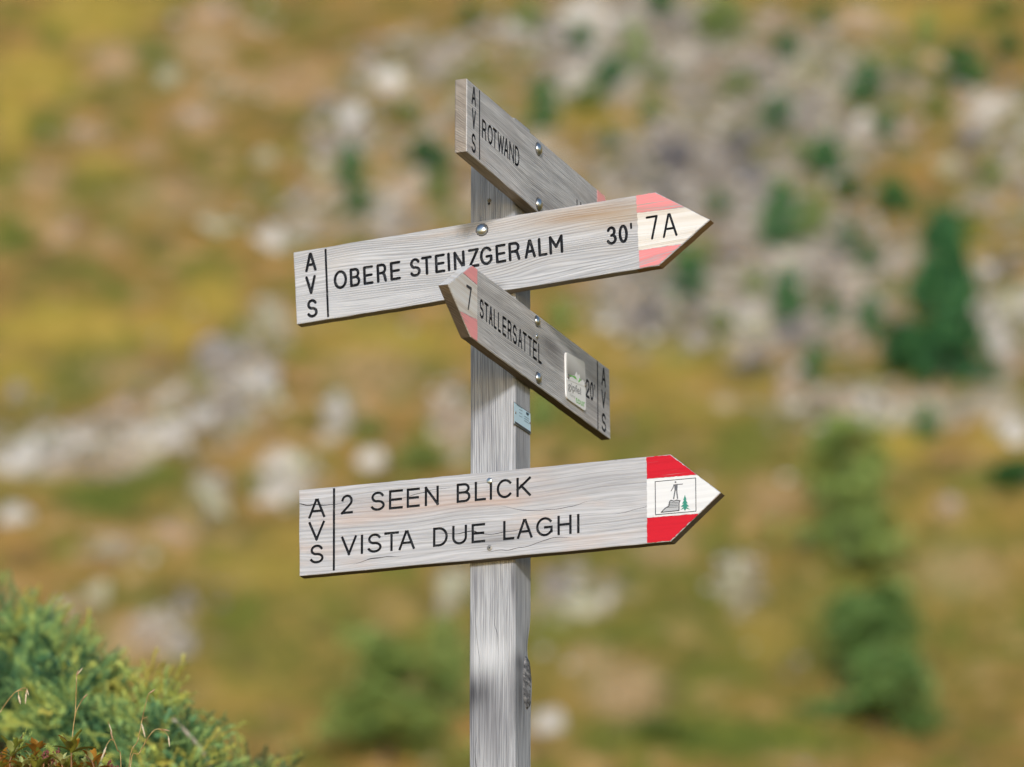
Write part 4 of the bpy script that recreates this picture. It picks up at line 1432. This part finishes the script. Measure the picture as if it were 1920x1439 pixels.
RM = {'pale': rock_mat('pale_rock', (.32, .285, .24), (.52, .48, .43), (.68, .65, .60)),
      'grey': rock_mat('grey_rock', (.20, .18, .165), (.34, .30, .265), (.48, .435, .385)),
      'dark': rock_mat('dark_rock', (.075, .07, .075), (.13, .12, .125), (.22, .205, .205)),
      'tan': rock_mat('tan_rock', (.28, .205, .145), (.42, .33, .25), (.54, .45, .36)),
      'lichen': rock_mat('lichened_rock', (.28, .26, .16), (.42, .395, .27), (.54, .515, .39))}
BMESH = {k: [boulder_mesh(17 * i + 3 * j + 1, RM[k]) for i in range(4)] for j, k in enumerate(RM)}
ROCKS = [('lichen', 491, 297, 25, 22), ('pale', 513, 447, 27, 29), ('lichen', 409, 418, 38, 26), ('pale', 730, 151, 30, 26), ('pale', 652, 229, 30, 38), ('grey', 608, 272, 38, 26),
         ('tan', 365, 219, 36, 22), ('tan', 404, 24, 45, 16), ('tan', 486, 53, 40, 16), ('lichen', 316, 150, 26, 20), ('tan', 165, 253, 30, 16), ('lichen', 415, 165, 40, 14),
         ('grey', 423, 657, 70, 48), ('lichen', 515, 590, 22, 60), ('pale', 35, 862, 55, 55), ('pale', 128, 839, 55, 34), ('pale', 274, 815, 55, 40), ('tan', 233, 769, 40, 28),
         ('pale', 327, 827, 44, 34), ('pale', 373, 792, 44, 34), ('grey', 443, 769, 38, 34), ('pale', 490, 717, 46, 52), ('grey', 408, 690, 50, 48), ('grey', 35, 740, 22, 32),
         ('pale', 29, 962, 32, 32), ('lichen', 396, 940, 36, 52), ('pale', 519, 927, 36, 42), ('lichen', 560, 874, 34, 34), ('pale', 630, 769, 30, 40), ('pale', 694, 868, 27, 25),
         ('tan', 840, 792, 40, 60), ('lichen', 851, 1107, 34, 50), ('tan', 327, 1002, 34, 18), ('lichen', 190, 1026, 34, 18), 
         ('lichen', 187, 1131, 26, 26), ('pale', 117, 1154, 25, 20), ('grey', 350, 1137, 22, 34), ('grey', 344, 1212, 30, 32), ('tan', 275, 1205, 30, 22),
         ('lichen', 1378, 1105, 24, 56), ('tan', 1781, 952, 24, 22), ('pale', 1026, 1363, 30, 28), ('grey', 1040, 1110, 40, 34), ('lichen', 1090, 1140, 44, 34),
         ('dark', 1045, 1095, 22, 18), ('tan', 1565, 757, 44, 38), ('lichen', 1719, 782, 30, 28), ('pale', 1894, 813, 34, 42), ('lichen', 1685, 790, 22, 30), ('grey', 1640, 760, 34, 26),
         ('pale', 1103, 29, 55, 30), ('pale', 1069, 146, 26, 24), ('grey', 1190, 50, 30, 30), ('pale', 1862, 204, 50, 22), ('lichen', 1775, 316, 34, 22), ('lichen', 1896, 564, 44, 28), ('pale', 1877, 652, 24, 32),
         ('grey', 1312, 647, 32, 32), ('lichen', 1415, 618, 46, 34), ('grey', 1380, 438, 40, 30), ('pale', 1619, 243, 24, 18), ('lichen', 1502, 146, 44, 18), ('tan', 1609, 39, 50, 18), ('tan', 1439, 29, 36, 30),
         ('dark', 1264, 310, 44, 52), ('dark', 1240, 360, 30, 30), ('dark', 1390, 265, 40, 36), ('dark', 1412, 330, 28, 40), ('dark', 1818, 268, 26, 24), ('dark', 1896, 496, 36, 18), ('dark', 1366, 477, 32, 18),
         ('dark', 1220, 598, 40, 26), ('dark', 1410, 690, 46, 22), ('dark', 1478, 625, 22, 38), ('grey', 1420, 120, 40, 24), ('dark', 1400, 130, 34, 12), ('grey', 1330, 300, 30, 34), ('grey', 1350, 545, 40, 24),
         ('tan', 1480, 720, 26, 40), ('tan', 1590, 560, 40, 30), ('tan', 1600, 640, 30, 36), ('grey', 1560, 500, 30, 26), ('grey', 1250, 240, 40, 28), ('grey', 1300, 190, 40, 26), ('pale', 960, 60, 28, 20),
         ('grey', 840, 90, 44, 26), ('grey', 900, 60, 36, 24), ('grey', 690, 110, 30, 24), ('grey', 560, 380, 36, 22), ('grey', 740, 430, 40, 26), ('lichen', 600, 330, 26, 22), ('tan', 770, 360, 40, 24),
         ('tan', 1240, 480, 40, 26), ('grey', 1110, 330, 30, 24), ('grey', 1160, 280, 34, 24), ('tan', 1300, 420, 30, 22), ('grey', 1840, 390, 40, 20), ('tan', 1700, 260, 34, 20), ('grey', 1830, 720, 30, 20)]
rb = random.Random(21)


def where(u, v):
    if abs(u - 1765) < 190 and abs(v - 560) < 170: return 'beside the tall stone pine'
    if u > 1480 and 640 < v < 880: return 'in the rubble below the tall stone pine'
    if u > 560 and v < 660: return 'on the grey scree slope'
    if u <= 560 and v < 640: return 'on the dry yellow meadow'
    if u < 760 and v < 1000: return 'in the pale rock band across the meadow'
    if u < 560: return 'above the junipers of the bank'
    if u < 1200: return 'low on the slope behind the signpost'
    return 'on the olive turf near the larches'


def bigness(r):
    return 'big' if r > 32 else 'middling' if r > 17 else 'small'


BKIND = {'pale': 'pale whitish boulder', 'grey': 'plain grey boulder', 'dark': 'dark slate boulder', 'tan': 'tan pinkish boulder', 'lichen': 'yellowish lichened boulder'}


def put_boulder(kind, u, v, ru, rv):
    p, d = hit_far(u, v + rv * .55)
    m = d / F
    o = obj('boulder', rb.choice(BMESH[kind]))
    o.rotation_euler = (rb.uniform(-.25, .25), rb.uniform(-.55, .1), 0)
    sx, sz = ru * m * 1.12, rv * m * 1.12
    o.scale = (sx, (sx + sz) / 2 * rb.uniform(.8, 1.1), sz)
    o.location = p + Vector((0, 0, sz * .25))
    # scale is applied before rotation about z: keep it roughly upright
    o.rotation_euler[2] = rb.choice([0, math.pi]) + rb.uniform(-.35, .35)
    tag(o, bigness(max(ru, rv)) + ' ' + BKIND[kind] + ' ' + where(u, v), 'boulder', {'pale': 'pale boulders', 'grey': 'grey boulders', 'dark': 'dark boulders', 'tan': 'tan boulders', 'lichen': 'lichened boulders'}[kind] + ' on the far hillside')


for (kd, u, v, ru, rv) in ROCKS:
    if max(ru, rv) < 30 or kd == 'pale' and ru < 31:
        put_boulder(kd, u, v, ru, rv)
    else:            # bigger blotches of the photograph are heaps of two or three boulders
        a = rb.uniform(-.3, .3)
        put_boulder(kd, u + a * ru, v + rb.uniform(-.1, .2) * rv, ru * .78, rv * .78)
        sgn = -1 if a > 0 else 1
        put_boulder(kd, u + sgn * ru * rb.uniform(.5, .75), v + rb.uniform(-.3, .4) * rv, ru * rb.uniform(.36, .5), rv * rb.uniform(.36, .5))
        if rb.random() < .45:
            put_boulder(rb.choice([kd, 'grey', 'lichen']), u - sgn * ru * rb.uniform(.4, .7), v + rb.uniform(.2, .7) * rv, ru * .33, rv * .33)
n_add = 0
while n_add < 60:
    u, v = rb.uniform(0, 1920), rb.uniform(0, 1439)
    z = float(rockmask(np.array([u]), np.array([v]))[0])
    if rb.random() < z * z:
        r = rb.uniform(8, 20)
        put_boulder(rb.choice(['grey', 'grey', 'tan', 'lichen', 'pale', 'dark']), u, v, r, r * rb.uniform(.6, .95)); n_add += 1

# scree and tussocks: uncountable small stuff
def ico_vf(seed):
    bm = bmesh.new(); bmesh.ops.create_icosphere(bm, subdivisions=1, radius=1)
    rng = random.Random(seed)
    for v in bm.verts: v.co *= rng.uniform(.7, 1.15)
    V = np.array([v.co[:] for v in bm.verts]); Fc = np.array([[q.index for q in f.verts] for f in bm.faces])
    bm.free(); return V, Fc


rs = np.random.RandomState(4)
SX = rs.uniform(-16, 16, 60000); SY = rs.uniform(94, 145, 60000)
SZ = height(SX, SY)
su, sv = project(SX, SY, SZ)
inf = (su > -150) & (su < 2070) & (sv > -150) & (sv < 1560)
rm = zone(ROCKY, su, sv)
keep = inf & (rs.rand(60000) < .004 + .5 * rm ** 2)
idx = np.where(keep)[0][:5000]
STB = [ico_vf(i) for i in range(5)]
trs, tones = [], []
rq = random.Random(9)
for i in idx:
    s = rq.uniform(.04, .16)
    M = np.array(Matrix.Rotation(rq.uniform(0, 6.28), 3, 'Z') @ Matrix.Rotation(rq.uniform(-.5, .5), 3, 'X') @ Matrix.Diagonal((s * rq.uniform(.8, 1.4), s, s * rq.uniform(.5, .9))))
    trs.append((rq.randrange(5), M, np.array((SX[i], SY[i], SZ[i] + s * .15))))
    tones.append(rq.random())
t = NT('scree_stone')
MAT_SCREE = t.done(t.ramp(t.attr('tone'), [(0, (.14, .13, .125)), (.4, (.33, .29, .25)), (.75, (.47, .42, .36)), (1, (.66, .63, .58))]), .9)
tag(obj('scree', scatter(STB, trs, 'scree', [MAT_SCREE], tones)), 'loose grey and tan scree scattered over the far hillside', 'scree', kind='stuff')

keep = inf & (rs.rand(60000) < .34 * (1 - .85 * rm))
idx = np.where(keep)[0][:9000]
yel = zone(YELLOW, su, sv); gre = zone(GREEN, su, sv)
V = []; Fc = []; tn = []
for i in idx:
    n = rq.randint(6, 9); r = rq.uniform(.06, .16)
    tone = min(1, max(0, .55 + .4 * yel[i] - .5 * gre[i] + rq.gauss(0, .12)))
    for k in range(n):
        a = rq.uniform(0, 6.28); b = rq.uniform(.2, 1) * r
        ex, ey = SX[i] + math.cos(a) * b, SY[i] + math.sin(a) * b
        w = .012
        j = len(V)
        V += [(SX[i] - w * math.sin(a), SY[i] + w * math.cos(a), SZ[i] - .03), (SX[i] + w * math.sin(a), SY[i] - w * math.cos(a), SZ[i] - .03), (ex, ey, SZ[i] + rq.uniform(.06, .2))]
        Fc.append((j, j + 1, j + 2)); tn += [tone] * 3
t = NT('hill_tussock')
MAT_TUS = t.done(t.ramp(t.attr('tone'), [(0, (.05, .08, .018)), (.35, (.15, .135, .03)), (.6, (.30, .20, .055)), (1, (.50, .37, .07))]), .9, spec=.1)
me = mesh_np('hill_grass', V, Fc, [MAT_TUS]); fattr(me, 'tone', tn)
tag(obj('hill_grass', me), 'yellow and olive grass tussocks covering the far hillside', 'grass', kind='stuff')

# ------------------------------------------------------------------ hillside: shrubs and trees
def tuft(rng, n=10, L=1.0):
    V, Fc = [], []
    for k in range(n):
        d = Vector((rng.gauss(0, 1), rng.gauss(0, 1), rng.gauss(.5, .8))).normalized()
        s = d.cross(Vector((rng.gauss(0, 1), rng.gauss(0, 1), rng.gauss(0, 1)))).normalized() * .16 * L
        j = len(V)
        V += [tuple(-s), tuple(s), tuple(d * L * rng.uniform(.6, 1))]
        Fc.append((j, j + 1, j + 2))
    return np.array(V), np.array(Fc)


TUF = [tuft(random.Random(i)) for i in range(5)]
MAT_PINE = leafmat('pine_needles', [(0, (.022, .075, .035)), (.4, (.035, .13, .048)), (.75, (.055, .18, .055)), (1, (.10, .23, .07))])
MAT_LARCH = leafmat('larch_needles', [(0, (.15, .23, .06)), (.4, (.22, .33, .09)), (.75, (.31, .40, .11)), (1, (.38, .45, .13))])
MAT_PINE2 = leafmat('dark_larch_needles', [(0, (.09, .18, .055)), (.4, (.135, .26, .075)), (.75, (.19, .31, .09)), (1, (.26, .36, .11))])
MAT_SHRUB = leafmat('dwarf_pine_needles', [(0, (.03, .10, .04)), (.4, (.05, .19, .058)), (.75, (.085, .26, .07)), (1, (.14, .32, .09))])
MAT_TRUNK = simple('conifer_bark', (.11, .085, .065), .9)


def crown_mesh(profile, nt, size, mat, seed, sq=1.0):
    """unit crown: height 1, radius profile(h); tufts massed on whorled limbs"""
    rng = random.Random(seed)
    trs, tones = [], []
    limbs = []
    for i in range(46):
        h = rng.uniform(.04, .97); a = rng.uniform(0, 6.28)
        limbs.append((h, a, profile(h) * rng.uniform(.72, 1.1)))
    for k in range(nt):
        h, a, r = rng.choice(limbs)
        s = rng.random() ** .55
        p = Vector((math.cos(a) * r * s, math.sin(a) * r * s, h + .05 * s * rng.uniform(-1, 1) + .02)) + Vector((rng.gauss(0, .035), rng.gauss(0, .035), rng.gauss(0, .03)))
        sc = size * rng.uniform(.6, 1.2)
        trs.append((rng.randrange(5), rotm(Vector((math.cos(a) * .8, math.sin(a) * .8, .7)), rng.uniform(0, 6), sc), np.array(p)))
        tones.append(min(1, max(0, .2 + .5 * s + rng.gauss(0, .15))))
    return scatter(TUF, trs, 'crown', [mat], tones)


def trunk_mesh(name='trunk', h=.9, r=.03):
    V, Fc = tube([Vector((0, 0, -.12)), Vector((.004, 0, .2)), Vector((-.004, .005, .55)), Vector((0, 0, h))], r, r * .2, 7)
    return mesh_np(name, V, Fc, [MAT_TRUNK], True)


def pr_dome(h): return .5 * math.sqrt(max(0, 1 - (h * 1.0) ** 2.2)) * (.75 + .4 * min(1, h * 4))
def pr_pine(h): return .30 * (1 - h ** 3.0) ** .6 * (.75 + .25 * math.sin(h * 14))
def pr_soft(h): return .36 * math.sqrt(max(0, 1 - (h * .98) ** 2)) * (.8 + .25 * math.sin(h * 9))
def pr_cone(h): return .34 * (1 - h) ** .75 + .02


SHR = [crown_mesh(pr_dome, 620, .10, MAT_SHRUB, 50 + i) for i in range(3)]
SHL = [crown_mesh(pr_dome, 380, .11, MAT_LARCH, 60 + i) for i in range(2)]
TRK = trunk_mesh()
SHRUBS = [('p', 657, 325, 26, 42), ('p', 676, 392, 26, 20), ('p', 798, 302, 44, 30), ('l', 817, 362, 30, 24), ('p', 1084, 75, 23, 24), ('p', 1232, 16, 26, 28), ('l', 1351, 40, 44, 42),
          ('l', 1191, 97, 20, 44), ('p', 1147, 151, 32, 28), ('l', 1100, 190, 34, 18), ('p', 1475, 100, 24, 23), ('l', 1738, 73, 20, 36), ('p', 1801, 136, 44, 36), ('p', 1629, 165, 32, 34),
          ('p', 1463, 224, 33, 29), ('p', 1668, 258, 20, 28), ('p', 1552, 312, 34, 36), ('p', 1588, 358, 32, 20), ('p', 1677, 380, 36, 29), ('p', 1466, 428, 36, 52), ('l', 1526, 423, 32, 36),
          ('p', 1290, 525, 34, 38), ('p', 1480, 562, 28, 44), ('p', 1631, 487, 22, 24), ('p', 1633, 603, 23, 38), ('l', 1877, 20, 36, 20), ('l', 1755, 209, 28, 20), ('l', 1390, 170, 32, 22),
          ('p', 1016, 209, 30, 40), ('l', 1350, 610, 22, 18), ('p', 1530, 690, 22, 34), ('p', 1740, 805, 20, 30), ('p', 1899, 892, 46, 26), ('l', 793, 865, 44, 26), 
          ('l', 1048, 600, 20, 32), ('l', 995, 40, 26, 24), ('l', 1018, 780, 26, 36), ('l', 690, 815, 26, 18), ('l', 1220, 210, 26, 20), ('p', 1265, 470, 22, 20), ('l', 1810, 430, 34, 22), ('l', 1240, 1385, 60, 20)]
rr_ = random.Random(77)
SHRUBS += [('p', 1140, 262, 20, 18), ('p', 1345, 392, 18, 20), ('l', 1420, 540, 22, 26), ('p', 1560, 596, 18, 22), ('l', 1240, 150, 22, 18), ('p', 1545, 40, 20, 18), ('l', 1700, 130, 24, 20), ('p', 1595, 455, 18, 20), ('l', 1860, 330, 26, 20), ('l', 1320, 470, 20, 18), ('p', 880, 30, 18, 18), ('l', 760, 215, 26, 20), ('p', 1890, 90, 22, 20), ('l', 1500, 300, 20, 20)]
for (kd, u, v, ru, rv) in SHRUBS:
    p, d = hit_far(u, v + rv * .9)
    m = d / F
    o = bpy.data.objects.new('dwarf_pine' if kd == 'p' else 'larch_bush', None); link(o)
    o.location = p - Vector((0, 0, .04)); o.rotation_euler[2] = rr_.uniform(0, 6.28)
    hh, ww = 2.0 * rv * m * 1.15, 2 * ru * m * 1.15
    c = obj('crown', rr_.choice(SHR if kd == 'p' else SHL), o); c.scale = (ww, ww, hh)
    tk = obj('trunk', TRK, o); tk.scale = (hh, hh, hh * .8)
    if kd == 'p': tag(o, bigness(max(ru, rv)) + ' dark green dwarf pine ' + where(u, v), 'shrub', 'dwarf pines on the far hillside')
    else: tag(o, bigness(max(ru, rv)) + ' light green low larch bush ' + where(u, v), 'shrub', 'larch bushes on the far hillside')


def tree(name, u, vb, vt, half, prof, nt, size, mat, label, seed, asym=1.0):
    p, d = hit_far(u, vb)
    m = d / F
    hh = (vb - vt) * m * 1.04
    o = bpy.data.objects.new(name, None); link(o); o.location = p - Vector((0, 0, .05))
    tag(o, label, 'tree')
    me = crown_mesh(prof, nt, size, mat, seed)
    ww = half * m / .32
    c = obj('crown', me, o); c.scale = (ww, ww, hh)
    tk = obj('trunk', TRK, o); tk.scale = (hh, hh, hh)
    return o


def pr_stone(h):   # broad at the foot, tapering to a narrow rounded top
    return .34 * max(0, 1 - h) ** .55 * (1.12 if h < .2 else 1.0)


tree('stone_pine', 1775, 716, 400, 74, pr_stone, 2600, .075, MAT_PINE, 'tall dark stone pine standing between pale rocks', 201)
tree('stone_pine', 1700, 714, 615, 52, pr_stone, 800, .12, MAT_PINE, 'short dark stone pine at the foot of the tall one', 202)
tree('larch', 1590, 1078, 800, 118, pr_soft, 460, .085, MAT_LARCH, 'loose pale green larch above a second larch', 203)
tree('larch', 1645, 1385, 1120, 122, pr_soft, 760, .09, MAT_PINE2, 'bushy darker green larch growing low on the slope', 204)
tree('larch', 725, 1450, 1200, 150, pr_soft, 460, .085, MAT_LARCH, 'broad soft green larch behind the signpost foot', 205)
tree('larch', 835, 1350, 1170, 62, pr_soft, 300, .09, MAT_LARCH, 'narrow light green larch leaning close to the signpost', 206)
